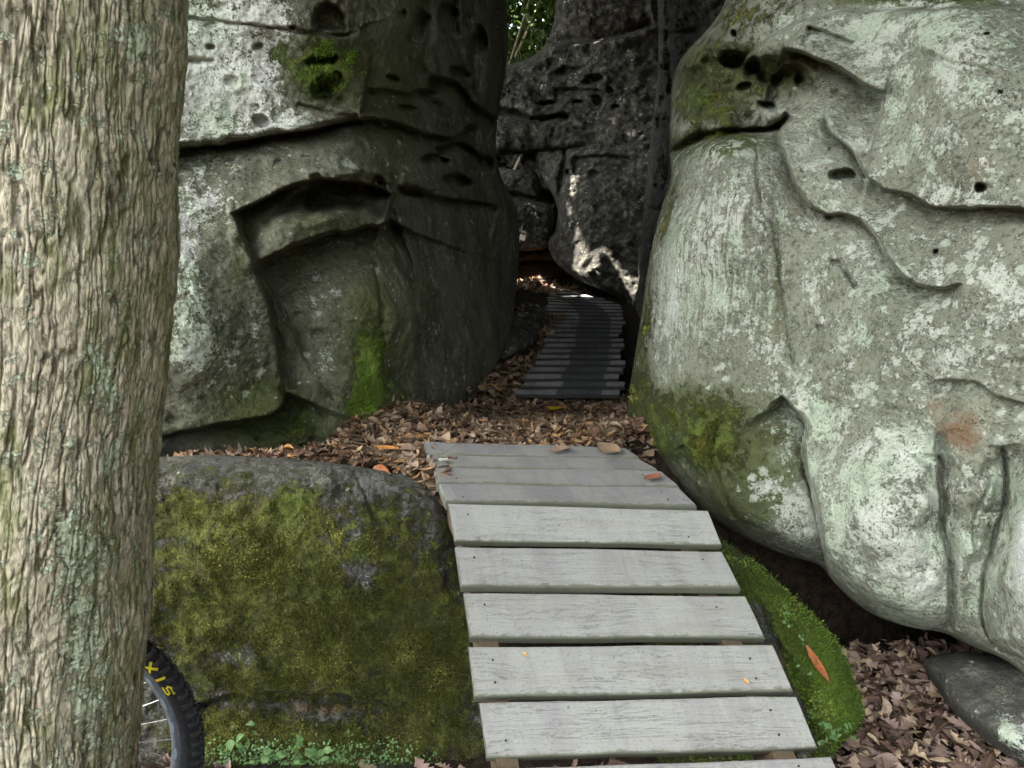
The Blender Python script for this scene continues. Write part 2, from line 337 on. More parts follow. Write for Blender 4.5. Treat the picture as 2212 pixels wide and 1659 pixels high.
# right boulder ---------------------------------------------------------------
B_ol = [(1640, -900), (1600, -300), (1584, -40), (1552, 38), (1508, 84), (1474, 120), (1452, 165), (1448, 250), (1446, 330), (1452, 385), (1430, 440), (1410, 520), (1396, 600), (1382, 700), (1369, 780), (1358, 850), (1351, 905), (1366, 945), (1392, 985),
        (1440, 1022), (1500, 1088), (1540, 1124), (1610, 1165), (1700, 1202), (1772, 1218), (1800, 1258), (1850, 1306), (1900, 1336), (1980, 1360), (2040, 1364), (2100, 1398), (2170, 1422), (2230, 1470), (2400, 1540), (2700, 1600), (2800, 600), (2700, -900)]
B_ct = [(1640, -850, 4.6), (2000, -850, 4.4), (2700, -850, 4.0), (1600, -100, 3.7), (1900, -100, 3.2), (2212, -60, 2.75), (2700, 0, 2.3), (2700, 800, 1.75), (2700, 1500, 1.75), (1460, 200, 3.75), (1540, 150, 3.4), (1540, 250, 3.35), (1620, 150, 3.25), (1700, 220, 3.05), (1700, 90, 3.0),
        (1780, 330, 2.78), (1900, 100, 2.72), (1900, 300, 2.65), (2100, 100, 2.4), (2100, 350, 2.3), (2212, 200, 2.25), (2212, 420, 2.18), (1460, 400, 3.4), (1550, 330, 3.12), (1450, 500, 3.22), (1550, 500, 2.98), (1640, 500, 2.88), (1400, 700, 3.35), (1480, 700, 3.06), (1600, 700, 2.86),
        (1690, 700, 2.8), (1365, 900, 3.42), (1440, 900, 3.12), (1560, 950, 2.88), (1680, 1000, 2.72), (1450, 1010, 3.1), (1580, 1120, 2.8), (1700, 1180, 2.62), (1800, 550, 2.66), (1900, 650, 2.45), (2050, 550, 2.32), (2212, 600, 2.12), (1800, 850, 2.52), (2000, 850, 2.28), (2212, 850, 2.05),
        (1790, 1050, 2.42), (1900, 1000, 2.28), (2000, 1100, 2.16), (1850, 1230, 2.36), (1950, 1300, 2.22), (2100, 1100, 2.08), (2212, 1150, 1.9), (2212, 1350, 1.88), (2100, 1350, 2.08)]
B_ft = [('crack', [(1440, 330), (1500, 306), (1560, 290), (1620, 284), (1680, 276), (1704, 250)], 9, .22),
        ('bulge', 1560, 420, 130, 120, 0, .05), ('pit', 1590, 190, 130, 78, 8, .16), ('crack', [(1440, 335), (1500, 308), (1560, 291), (1620, 284), (1690, 272)], 30, .10), ('crack', [(2165, 960), (2173, 1042), (2165, 1105), (2144, 1167), (2126, 1250), (2121, 1325), (2135, 1380)], 34, .09), ('crack', [(2027, 980), (2027, 1084), (2031, 1147), (2044, 1209), (2044, 1300), (2036, 1360)], 30, .05), ('bulge', 1780, 380, 60, 60, 0, .05), ('bulge', 1960, 340, 150, 70, 10, .05), ('bulge', 2020, 560, 110, 50, 20, .03), ('crack', [(1750, 880), (1850, 860), (1950, 900), (2020, 940)], 24, .03), ('bulge', 2100, 760, 160, 50, 5, .03),
        ('ledge', [(1693, 100), (1748, 121), (1798, 142), (1839, 162), (1866, 182), (1894, 194), (1915, 199)], .36, 80, 1), ('pit', 1690, 160, 90, 26, 14, .12),
        ('ledge', [(1740, 54), (1790, 70), (1820, 84), (1850, 92)], .07, 22, 1),
        ('ledge', [(2300, 10), (2100, 18), (1935, 20), (1839, 21), (1756, 37), (1685, 64), (1631, 106), (1600, 135)], .14, 60, 1),
        ('pit', 1585, 129, 22, 19, 0, .2), ('pit', 1627, 140, 21, 24, 20, .18), ('pit', 1610, 187, 20, 9, -10, .1), ('pit', 1587, 71, 9, 9, 0, .08), ('pit', 1660, 226, 24, 10, 15, .12), ('pit', 1670, 160, 50, 24, 15, .08),
        ('ledge', [(1720, 225), (1702, 242), (1688, 283), (1689, 321), (1706, 354), (1718, 388), (1735, 421), (1756, 450), (1789, 466), (1810, 459), (1839, 463), (1869, 483), (1894, 508), (1910, 542), (1931, 575), (1956, 600), (1985, 619), (2030, 628), (2080, 610)], .15, 40, 1),
        ('ledge', [(1781, 240), (1790, 290), (1840, 318), (1855, 356), (1880, 385), (1910, 411), (1940, 417), (1981, 425), (2014, 446), (2073, 447), (2131, 444), (2230, 450), (2400, 455)], .14, 36, 1),
        ('pit', 1819, 379, 32, 13, -4, .12), ('pit', 2119, 402, 13, 12, 0, .09), ('pit', 2023, 542, 9, 6, -30, .06), ('pit', 1794, 472, 8, 6, 0, .05), ('pit', 1792, 326, 4, 4, 0, .03), ('pit', 2130, 74, 8, 4, -20, .04), ('pit', 2160, 195, 6, 4, 0, .04),
        ('crack', [(1635, 292), (1634, 340), (1639, 400), (1656, 467), (1673, 492), (1685, 542), (1686, 600), (1693, 667), (1706, 742), (1716, 800)], 4, .022),
        ('ledge', [(1690, 850), (1704, 866), (1723, 888), (1744, 913), (1740, 938), (1737, 980), (1748, 1022), (1760, 1084), (1771, 1126), (1777, 1168), (1786, 1215), (1800, 1260), (1830, 1300)], .20, 60, 1),
        ('crack', [(1723, 888), (1744, 913), (1738, 950), (1740, 1000), (1760, 1084), (1775, 1150), (1786, 1220)], 5, .06),
        ('crack', [(1794, 567), (1819, 567), (1831, 596), (1852, 622)], 5, .04),
        ('ledge', [(2010, 822), (2060, 815), (2110, 822), (2140, 850), (2212, 872), (2300, 890)], .05, 26, 1),
        ('ledge', [(2020, 930), (2027, 1022), (2027, 1084), (2031, 1147), (2044, 1209), (2044, 1300), (2036, 1360)], .06, 40, -1),
        ('crack', [(2165, 960), (2173, 1042), (2165, 1105), (2144, 1167), (2126, 1250), (2121, 1325), (2130, 1370), (2160, 1410), (2230, 1432)], 5, .05),
        ('crack', [(2140, 1030), (2120, 1090), (2100, 1140), (2110, 1200)], 5, .02),
        ('bulge', 1890, 1160, 110, 160, 0, .10), ('bulge', 2230, 1250, 80, 160, 0, .09), ('bulge', 1560, 1000, 120, 110, 30, .03),
        ('crack', [(1558, 905), (1540, 940), (1530, 990), (1555, 1060), (1590, 1120)], 6, .03), ('crack', [(1470, 960), (1490, 1010)], 8, .04),
        ('bulge', 2080, 60, 120, 60, -10, .05), ('crack', [(1900, 60), (1960, 110), (2060, 130), (2160, 170)], 10, .02)]
B_mo = [(1420, 340, 50, 45, 0, .5), (1560, 292, 120, 20, -5, .55), (1440, 480, 18, 120, 15, .55), (1400, 690, 22, 110, 8, .6), (1490, 880, 150, 60, 10, .42), (1385, 880, 40, 90, 0, .7), (1420, 960, 60, 60, 0, .6), (1560, 900, 60, 90, 0, .5), (1600, 1000, 110, 80, 20, .38),
        (1540, 215, 70, 45, 0, .6), (1600, 30, 90, 50, 0, .6), (1680, 20, 70, 30, 0, .5), (1560, 120, 90, 90, 0, .5), (1640, 170, 90, 80, 0, .45), (1480, 200, 50, 90, 0, .5), (1750, 180, 70, 40, 0, .35), (1560, 250, 110, 40, 0, .62), (2000, -10, 300, 22, 0, .6), (1940, 60, 60, 40, 0, .2), (1530, 960, 70, 80, 0, .85), (1430, 900, 50, 60, 0, .6), (2080, 600, 60, 18, 0, .3), (1580, 1060, 50, 60, 30, .3)]
B_li = [(1570, 480, 110, 150, 0, .74), (1460, 640, 55, 160, 5, .84), (1560, 640, 90, 130, 0, .6), (1640, 560, 60, 180, 0, .48), (1660, 760, 55, 120, 0, .5), (1690, 900, 55, 120, 0, .50), (1640, 1060, 34, 30, 0, .9), (1700, 1120, 45, 80, 0, .52), (1560, 330, 100, 40, 0, .5), (1572, 240, 22, 30, 0, .7), (1640, 255, 40, 12, 0, .5),
        (1830, 60, 130, 60, 0, .6), (2000, 100, 200, 110, 0, .66), (2140, 200, 120, 120, 0, .55), (1900, 250, 120, 90, 0, .48), (1750, 340, 70, 120, 0, .50), (2000, 330, 200, 100, 0, .45), (2100, 400, 150, 60, 0, .45), (1900, 560, 200, 160, 0, .44), (2050, 700, 260, 160, 0, .48), (2180, 620, 120, 160, 0, .52), (1780, 900, 60, 60, 0, .72),
        (1900, 830, 120, 120, 0, .4), (1880, 1120, 160, 190, 0, .76), (1960, 980, 90, 60, 0, .78), (2000, 1250, 90, 120, 0, .78), (1870, 1190, 50, 40, 20, .5), (2220, 1200, 70, 220, 0, .92), (2110, 1200, 60, 130, 0, .62), (2150, 1040, 30, 60, 0, .6), (1620, 160, 110, 70, 0, .08), (1700, 190, 60, 40, 0, .22), (1700, 30, 40, 20, 0, .5), (1500, 190, 40, 60, 0, .2), (1520, 900, 120, 90, 0, .08), (1440, 960, 80, 60, 0, .03), (1540, 1010, 80, 70, 0, .02), (1630, 960, 50, 60, 0, .3), (1600, 1100, 60, 40, 0, .15)]
B_st = [(2080, 920, 100, 70, 25, .75), (2120, 370, 50, 60, 0, .55), (1990, 880, 60, 30, 0, .4), (1560, 700, 50, 60, 0, .35), (1690, 700, 10, 80, 0, .6), (2100, 1030, 50, 50, 0, .35), (1750, 150, 60, 40, 0, .3), (1620, 170, 120, 80, 0, .45), (1640, 960, 80, 120, 0, .5), (1720, 400, 30, 140, 0, .4), (1560, 1080, 80, 40, 30, .4)]
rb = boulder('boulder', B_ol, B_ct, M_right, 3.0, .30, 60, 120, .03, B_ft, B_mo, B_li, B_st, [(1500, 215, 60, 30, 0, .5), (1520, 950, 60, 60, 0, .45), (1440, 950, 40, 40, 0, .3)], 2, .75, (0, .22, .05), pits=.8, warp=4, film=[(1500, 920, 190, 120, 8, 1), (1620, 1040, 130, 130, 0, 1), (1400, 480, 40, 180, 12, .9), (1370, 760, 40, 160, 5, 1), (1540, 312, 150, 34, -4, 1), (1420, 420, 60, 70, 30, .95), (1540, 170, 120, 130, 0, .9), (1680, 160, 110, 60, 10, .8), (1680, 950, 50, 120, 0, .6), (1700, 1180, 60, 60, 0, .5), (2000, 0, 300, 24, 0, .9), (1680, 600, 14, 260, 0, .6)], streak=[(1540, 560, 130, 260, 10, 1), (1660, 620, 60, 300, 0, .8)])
tag(rb, 'huge pale lichen covered boulder overhanging the ramp, mossy at its lower edge', 'boulder')

# mossy boulder under the ledge -------------------------------------------------
E_ol = [(-420, 1010), (200, 992), (355, 986), (440, 982), (560, 986), (680, 994), (780, 1008), (860, 1022), (925, 1034), (962, 1060), (990, 1120), (1010, 1210), (1040, 1310), (1075, 1450), (1120, 1640), (1160, 2000), (-420, 2000)]
E_ct = [(-420, 1020, 2.55), (-420, 1980, 2.1), (360, 1010, 2.46), (360, 1200, 2.38), (360, 1450, 2.32), (360, 1640, 2.28), (600, 1020, 2.46), (600, 1080, 2.42), (600, 1200, 2.36), (600, 1400, 2.28), (600, 1500, 2.27), (600, 1640, 2.2), (800, 1060, 2.44), (800, 1200, 2.36), (800, 1400, 2.3), (800, 1640, 2.2), (920, 1100, 2.44), (940, 1300, 2.38),
        (980, 1500, 2.4), (1050, 1700, 2.3), (600, 1900, 2.1), (1000, 1950, 2.2)]
E_ft = [('ledge', [(420, 1520), (520, 1498), (620, 1492), (720, 1500), (820, 1515), (900, 1540)], .05, 45, 1), ('bulge', 640, 1610, 220, 40, 0, .06), ('crack', [(760, 1020), (800, 1100), (830, 1180)], 5, .012),
        ('bulge', 480, 1200, 120, 90, 0, .04), ('bulge', 720, 1330, 130, 90, 0, .04), ('crack', [(950, 1180), (975, 1260), (995, 1330)], 14, .03)]
E_mo = [(400, 1100, 90, 60, 0, .75), (620, 1090, 60, 50, 0, .72), (560, 1200, 190, 110, 0, .88), (420, 1300, 140, 150, 0, .75), (700, 1320, 220, 160, 0, .95), (850, 1200, 60, 100, 0, .6), (880, 1420, 120, 150, 0, .85), (600, 1450, 200, 60, 0, .85), (700, 1610, 300, 60, 0, .8), (830, 1080, 40, 40, 0, .45), (560, 1530, 160, 18, 0, .35), (480, 1020, 60, 25, 0, .45),
        (770, 1240, 35, 40, 0, .25), (970, 1250, 35, 70, 0, .05), (520, 1420, 60, 30, 0, .5), (730, 1160, 90, 50, 0, .6), (480, 1060, 60, 30, 0, .5), (960, 1420, 80, 240, 0, .85), (860, 1120, 60, 60, 0, .6), (500, 1580, 140, 60, 0, .8)]
E_li = [(520, 1420, 100, 25, 0, .45), (560, 1335, 20, 14, 0, .75), (450, 1280, 90, 40, 0, .4), (700, 1120, 60, 60, 0, .3), (780, 1250, 40, 40, 0, .35), (960, 1230, 40, 60, 0, .3)]
eb = boulder('boulder', E_ol, E_ct, M_moss, 3.0, .16, 55, 120, .014, E_ft, E_mo, E_li, [(700, 1530, 160, 20, 0, .6), (800, 1420, 90, 60, 0, .3)], [(640, 1090, 40, 40, 0, .35), (770, 1170, 20, 40, 0, .5)], 3, 1.1, (.32, .1, .05), pits=.3)
tag(eb, 'low rounded boulder thick with olive moss, beneath the leaf covered ledge', 'boulder')

# green slab right of the ramp ---------------------------------------------------
F_ol = [(1380, 1140), (1560, 1165), (1580, 1182), (1637, 1214), (1704, 1281), (1771, 1338), (1805, 1379), (1828, 1426), (1849, 1476), (1867, 1533), (1860, 1570), (1835, 1596), (1805, 1618), (1790, 1680), (1700, 1800), (1380, 1800)]
F_ct = [(1400, 1150, 2.75), (1580, 1190, 2.62), (1640, 1230, 2.58), (1600, 1300, 2.42), (1700, 1300, 2.46), (1780, 1370, 2.36), (1700, 1450, 2.2), (1840, 1530, 2.12), (1780, 1600, 2.02), (1700, 1700, 1.95), (1400, 1700, 2.2), (1400, 1400, 2.5)]
fb = boulder('boulder', F_ol, F_ct, M_moss, 3.0, .16, 45, 90, .012, [('crack', [(1600, 1240), (1640, 1330), (1700, 1430), (1740, 1520), (1760, 1600)], 16, .05), ('bulge', 1790, 1470, 45, 90, 0, .03)],
             [(1760, 1440, 80, 160, -25, .98), (1640, 1260, 60, 60, 0, .8), (1840, 1550, 50, 50, 0, .98), (1660, 1380, 22, 90, -22, .1), (1715, 1540, 26, 60, -20, .1), (1740, 1600, 30, 30, 0, .15)], [(1600, 1230, 20, 20, 0, .3)], [(1690, 1430, 20, 60, -25, .6), (1750, 1590, 30, 30, 0, .5)], [(1790, 1460, 60, 150, -25, .9), (1660, 1280, 40, 40, -40, .4), (1850, 1560, 40, 40, 0, .9)], 4, .45, (.55, .05, .1))
tag(fb, 'low slab with bright green moss beside the ramp, an orange leaf on it', 'boulder')

# dark boulder low on the right, half under the overhang
G_ol = [(1985, 1425), (2080, 1400), (2240, 1440), (2500, 1500), (2600, 1900), (2380, 1900), (2290, 1720), (2212, 1655), (2150, 1615), (2107, 1583), (2065, 1545), (2035, 1505), (2005, 1460)]
G_ct = [(2000, 1440, 2.3), (2060, 1450, 2.25), (2212, 1480, 2.12), (2100, 1560, 2.05), (2212, 1600, 1.95), (2500, 1550, 2.1), (2500, 1880, 1.75), (2350, 1800, 1.85)]
gb = boulder('boulder', G_ol, G_ct, M_moss, 3.4, .14, 40, 90, .012, [], [(2100, 1480, 60, 60, 0, .3)], [(2190, 1580, 40, 60, -30, .62), (2260, 1600, 60, 80, 0, .6)], [], [], 5, .8, (.12, .18, .1), pits=.5)
gb.data.materials[0] = rock_mat('dark grey rock', (.045, .045, .04), (.10, .10, .09)); tag(gb, 'dark boulder by the brown leaves, half under the overhanging pale boulder', 'boulder')  # own base colour, slightly darker than the mossy sandstone

# passage walls and far rocks ------------------------------------------------------
C_ol = [(1400, -900), (1412, -100), (1424, 60), (1420, 180), (1404, 300), (1396, 400), (1384, 520), (1368, 620), (1348, 680), (1346, 780), (1344, 900), (1420, 1000), (1640, 1000), (1800, 500), (1800, -900)]
C_ct = [(1420, -800, 8.), (1430, 0, 7.2), (1430, 200, 7.2), (1410, 400, 7.4), (1390, 600, 7.6), (1352, 700, 7.8), (1350, 860, 7.), (1480, 0, 5.4), (1480, 300, 5.2), (1440, 500, 5.2), (1420, 800, 5.2), (1600, 0, 4.6), (1600, 500, 4.2), (1600, 950, 4.2), (1800, -800, 5.5), (1800, 500, 4.2)]
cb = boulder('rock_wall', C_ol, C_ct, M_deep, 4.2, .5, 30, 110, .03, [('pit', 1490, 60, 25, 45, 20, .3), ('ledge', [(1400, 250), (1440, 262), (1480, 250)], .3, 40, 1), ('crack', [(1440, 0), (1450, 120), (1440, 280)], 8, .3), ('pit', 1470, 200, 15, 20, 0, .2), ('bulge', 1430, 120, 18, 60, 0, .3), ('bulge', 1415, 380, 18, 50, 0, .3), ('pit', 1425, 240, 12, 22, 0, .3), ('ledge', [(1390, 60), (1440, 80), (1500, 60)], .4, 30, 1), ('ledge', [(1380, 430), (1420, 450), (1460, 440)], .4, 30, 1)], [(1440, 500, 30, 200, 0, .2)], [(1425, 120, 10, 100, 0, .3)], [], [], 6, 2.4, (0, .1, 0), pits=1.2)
tag(cb, 'shaded rock wall along the inner boardwalk, behind the big pale boulder', 'cliff')

D1_ol = [(1040, 340), (1050, 150), (1100, 138), (1140, 128), (1165, 112), (1182, 90), (1196, 50), (1202, 0), (1210, -200), (1420, -320), (1700, -400), (1700, 330), (1440, 330), (1300, 330), (1150, 330)]
D1_ct = [(1060, 300, 9.6), (1100, 230, 9.7), (1200, 120, 9.9), (1200, 280, 9.5), (1300, 100, 9.5), (1300, 270, 9.3), (1400, 0, 9.8), (1400, 280, 9.), (1650, -380, 10.5), (1650, 200, 9)]
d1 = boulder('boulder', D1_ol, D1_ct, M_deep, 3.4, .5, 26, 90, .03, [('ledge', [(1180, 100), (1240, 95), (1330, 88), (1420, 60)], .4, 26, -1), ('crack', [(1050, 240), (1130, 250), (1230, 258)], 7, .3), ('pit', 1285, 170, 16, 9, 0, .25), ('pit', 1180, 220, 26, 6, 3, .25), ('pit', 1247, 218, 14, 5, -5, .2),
    ('pit', 1290, 210, 12, 12, 0, .2), ('pit', 1315, 190, 10, 8, 0, .2), ('pit', 1230, 150, 30, 8, -8, .2), ('pit', 1330, 230, 12, 6, 0, .2), ('ledge', [(1200, 190), (1270, 185), (1340, 200)], .15, 20, 1)], [(1120, 240, 40, 40, 0, .1)], [(1280, 140, 40, 40, 0, .3)], [], [], 7, 1.1, (0, .12, 0), pits=.3)
tag(d1, 'upper dark pitted block at the back of the passage, below the bright leaves', 'boulder')
D2_ol = [(1150, 318), (1240, 308), (1300, 296), (1360, 296), (1440, 290), (1500, 400), (1480, 700), (1380, 690), (1352, 652), (1300, 628), (1248, 606), (1216, 584), (1190, 556), (1180, 520), (1200, 500), (1205, 440), (1180, 400), (1160, 360)]
D2_ct = [(1180, 340, 9.5), (1200, 480, 9.1), (1200, 560, 8.7), (1260, 340, 9.2), (1260, 450, 8.8), (1260, 580, 8.4), (1340, 340, 9.), (1340, 500, 8.5), (1350, 640, 8.1), (1450, 400, 8.6), (1450, 660, 7.9)]
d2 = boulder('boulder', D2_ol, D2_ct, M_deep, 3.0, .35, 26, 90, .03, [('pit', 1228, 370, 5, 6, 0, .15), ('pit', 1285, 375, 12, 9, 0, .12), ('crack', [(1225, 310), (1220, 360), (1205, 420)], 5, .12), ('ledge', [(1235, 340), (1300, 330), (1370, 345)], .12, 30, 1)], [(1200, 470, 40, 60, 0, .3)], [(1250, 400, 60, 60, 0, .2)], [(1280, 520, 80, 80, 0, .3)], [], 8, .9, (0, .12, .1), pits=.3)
tag(d2, 'rounded boulder with sun flecks at the end of the inner boardwalk', 'boulder')
D3_ol = [(1060, 360), (1110, 366), (1150, 368), (1166, 380), (1168, 430), (1200, 432), (1204, 450), (1196, 500), (1188, 540), (1130, 543), (1060, 545)]
D3_ct = [(1060, 380, 9.8), (1100, 380, 9.6), (1180, 400, 9.5), (1100, 530, 9.3), (1190, 530, 9.2), (1150, 450, 9.3)]
d3 = boulder('boulder', D3_ol, D3_ct, M_deep, 2.6, .3, 22, 70, .03, [('crack', [(1060, 420), (1120, 425), (1165, 430), (1200, 440)], 6, .25), ('pit', 1185, 428, 18, 8, 20, .3)], [(1150, 510, 40, 30, 0, .3)], [], [(1160, 545, 40, 10, 0, 1)], [], 9, 1., (0, .15, .1), pits=1.)
tag(d3, 'small blocky rock wedged left of the sun flecked boulder', 'boulder')
# rusty underside block behind the far leaves
R_ol = [(1060, 530), (1130, 536), (1190, 540), (1240, 560), (1240, 610), (1060, 610)]
w1 = boulder('rock_wall', [(900, 200), (1100, 210), (1200, 120), (1500, 100), (1600, 300), (1600, 580), (1300, 590), (900, 575)], [(900, 250, 12.5), (1200, 200, 12.), (1200, 560, 11.2), (1550, 300, 11.5), (1550, 560, 11.), (900, 560, 12)], M_deep, 6, .5, 40, 80, .03, [], [], [], [], [], 15, 2., (0, .1, .1), pits=1.)  # backing rock added to close sky gaps between the far boulders
tag(w1, 'dark rock wall added behind the wedged boulders to shut out sky light', 'cliff')
w2 = boulder('boulder', [(700, 40), (1100, 20), (1500, 60), (1560, 500), (1500, 950), (700, 950), (640, 500)], [(700, 60, 4.1), (1500, 80, 4.1), (1100, 400, 3.9), (1500, 900, 4.), (700, 900, 4.)], M_deep, 8, .4, 120, 120, .02, [], [], [], [], [], 16, 2., (.2, .1, 0), pits=1.,
    post=lambda P: np.stack([-1.15 - (P[:, 1] - 4.), 10.0 + P[:, 0] * 2.35, P[:, 2] * 1.22 - .4], -1))  # unseen rock, added to stop light leaking in from the left
tag(w2, 'unseen boulder added behind the cliff to keep light out of the passage', 'boulder')
r1 = boulder('boulder', R_ol, [(1060, 560, 10.3), (1140, 545, 10.1), (1230, 560, 10.), (1230, 600, 10.2), (1060, 600, 10.5)], rock_mat('rusty rock', (.20, .09, .04), (.30, .15, .07)), 3, .2, 20, 60, .03, [('ledge', [(1060, 566), (1150, 568), (1230, 572)], .5, 40, 1)], [], [], [(1150, 550, 100, 20, 0, .8)], [], 10, 1., (0, 0, .5))
tag(r1, 'orange brown rock low behind the far sunlit leaves', 'boulder')
H1 = boulder('boulder', [(1090, 660), (1112, 646), (1150, 652), (1180, 668), (1192, 690), (1186, 706), (1168, 722), (1110, 724), (1080, 720)], [(1100, 660, 7.2), (1180, 680, 7.0), (1180, 710, 6.6), (1100, 715, 6.6), (1140, 690, 6.7)], M_deep, 2.4, .3, 24, 50, .02, [], [], [(1150, 680, 30, 15, 0, .3)], [], [], 11, .8, (0, .2, 0))
tag(H1, 'dark low rock at the left edge of the inner boardwalk, where it curves', 'boulder')
H2 = boulder('boulder', [(1080, 690), (1110, 676), (1140, 690), (1160, 708), (1168, 728), (1150, 752), (1080, 790), (1050, 760)], [(1090, 700, 6.2), (1150, 710, 6.1), (1150, 745, 5.8), (1080, 770, 5.6), (1110, 720, 5.8)], M_deep, 2.4, .3, 24, 50, .02, [], [], [], [], [], 12, .8, (0, .15, 0))
tag(H2, 'dark rounded rock at the foot of the cliff, in front of its flatter neighbour', 'boulder')

# ------------------------------------------------------------------ ground
def floor_z(X, Y):
    X = np.asarray(X, float); Y = np.asarray(Y, float)
    up = LEDGE - .03 - .25 * sst(3.0, 4.6, Y) + .34 * sst(5.2, 8.5, Y)
    up = up + .12 * np.exp(-((X + .62 - .14 * (Y - 3)) / .22) ** 2) * sst(3., 3.4, Y) - .14 * sst(-.65, -.9, X) * sst(2.80, 2.95, Y)
    rightlow = .12 - .25 * sst(2.75, 3.0, Y)
    low = np.where(X > .3, rightlow * sst(.3, .8, X) * sst(.2, 1.6, Y), 0)
    e0 = 2.62 - .22 * sst(-.5, -.25, X) + .12 * sst(-.1, .3, X); f = sst(e0, e0 + .10, Y)
    f = f * (1 - sst(.38, .6, X) * (1 - sst(2.9, 3.3, Y)))
    far = sst(14, 40, np.hypot(X, Y))
    return (low * (1 - f) + up * f) * (1 - far)
def mk_ground():
    a = np.concatenate([-np.geomspace(400, 4.2, 24), np.arange(-4, 4.01, .06), np.geomspace(4.2, 400, 24)])
    b = np.concatenate([-np.geomspace(400, 1.2, 24), np.arange(-1, 12.01, .06), np.geomspace(12.4, 400, 24)])
    gx, gy = np.meshgrid(a, b); gx = gx.ravel(); gy = gy.ravel(); z = floor_z(gx, gy)
    P = np.stack([gx, gy, z], -1); P[:, 2] += .02 * fbm(P * 4, 3)
    idx = np.arange(len(gx)).reshape(len(b), len(a)); Q = np.stack([idx[:-1, :-1], idx[:-1, 1:], idx[1:, 1:], idx[1:, :-1]], -1).reshape(-1, 4)
    m, nt, bs = newmat('forest soil'); n = N(nt); co = n.coord()
    c = n.mix(n.ss(n.noise(co, 30, 6, .7), .4, .62), (.016, .011, .008), (.05, .032, .02)); c = n.mix(n.ss(n.noise(co, 90, 4, .7), .55, .7, 0, .7), c, (.12, .07, .04))
    n.link(c, bs.inputs['Base Color']); n.link(n.bump(n.noise(co, 45, 6, .75), .03), bs.inputs['Normal'])
    return tag(mesh_obj('ground', P, Q, m), kind='structure')
mk_ground()

# ------------------------------------------------------------------ leaves
def leaf_mat(name, stops, rough=.6, trans=0.):
    m, nt, b = newmat(name, rough); n = N(nt); r = n.attr('rnd').outputs['Fac']; co = n.coord(); uv = n.attr('luv')
    c = n.ramp(r, stops); c = n.mix(n.ss(n.noise(co, 70, 4, .7), .4, .7, 0, .45), c, (.05, .03, .02) if trans == 0 else (.03, .06, .01))
    sp = n.new('ShaderNodeSeparateXYZ'); n.link(uv.outputs['Vector'], sp.inputs[0])
    rib = n.ss(n.math('ABSOLUTE', sp.outputs[0]), .02, .07, .35, 0); c = n.mix(rib, c, (.3, .2, .12) if trans == 0 else (.3, .4, .15))
    n.link(c, b.inputs['Base Color'])
    if trans:
        t = n.new('ShaderNodeBsdfTranslucent'); n.link(c, t.inputs[0]); mx = n.new('ShaderNodeMixShader'); mx.inputs[0].default_value = trans
        o = nt.nodes['Material Output']; n.link(b.outputs[0], mx.inputs[1]); n.link(t.outputs[0], mx.inputs[2]); n.link(mx.outputs[0], o.inputs[0])
    return m
def leaf_template(kind):
    if kind == 'lance': t = np.linspace(0, 1, 7); w = np.array([.02, .10, .15, .165, .145, .09, .005])
    elif kind == 'oak': t = np.array([0, .1, .2, .32, .42, .54, .64, .76, .86, .94, 1.]); w = np.array([.015, .06, .20, .11, .30, .15, .36, .17, .26, .15, .02])
    elif kind == 'broad': t = np.linspace(0, 1, 8); w = np.array([.02, .22, .33, .36, .32, .24, .12, .01])
    elif kind == 'maple': t = np.array([0, .06, .16, .26, .38, .46, .56, .70, .85, 1.]); w = np.array([.02, .10, .38, .17, .52, .36, .14, .24, .09, .01])
    n = len(t); L = np.stack([-w, t - .5], -1); M = np.stack([0 * w, t - .5], -1); R = np.stack([w, t - .5], -1)
    if kind in ('oak', 'maple'): L[:, 1] += w * .35; R[:, 1] += w * .35
    P = np.stack([L, M, R], 1).reshape(-1, 2)
    q = []
    for i in range(n - 1):
        a = i * 3; q += [(a, a + 1, a + 4, a + 3), (a + 1, a + 2, a + 5, a + 4)]
    uv = np.stack([P[:, 0], P[:, 1] + .5, 0 * P[:, 0]], -1)
    return P, np.array(q), uv
TPL = {k: leaf_template(k) for k in ('lance', 'oak', 'broad', 'maple')}
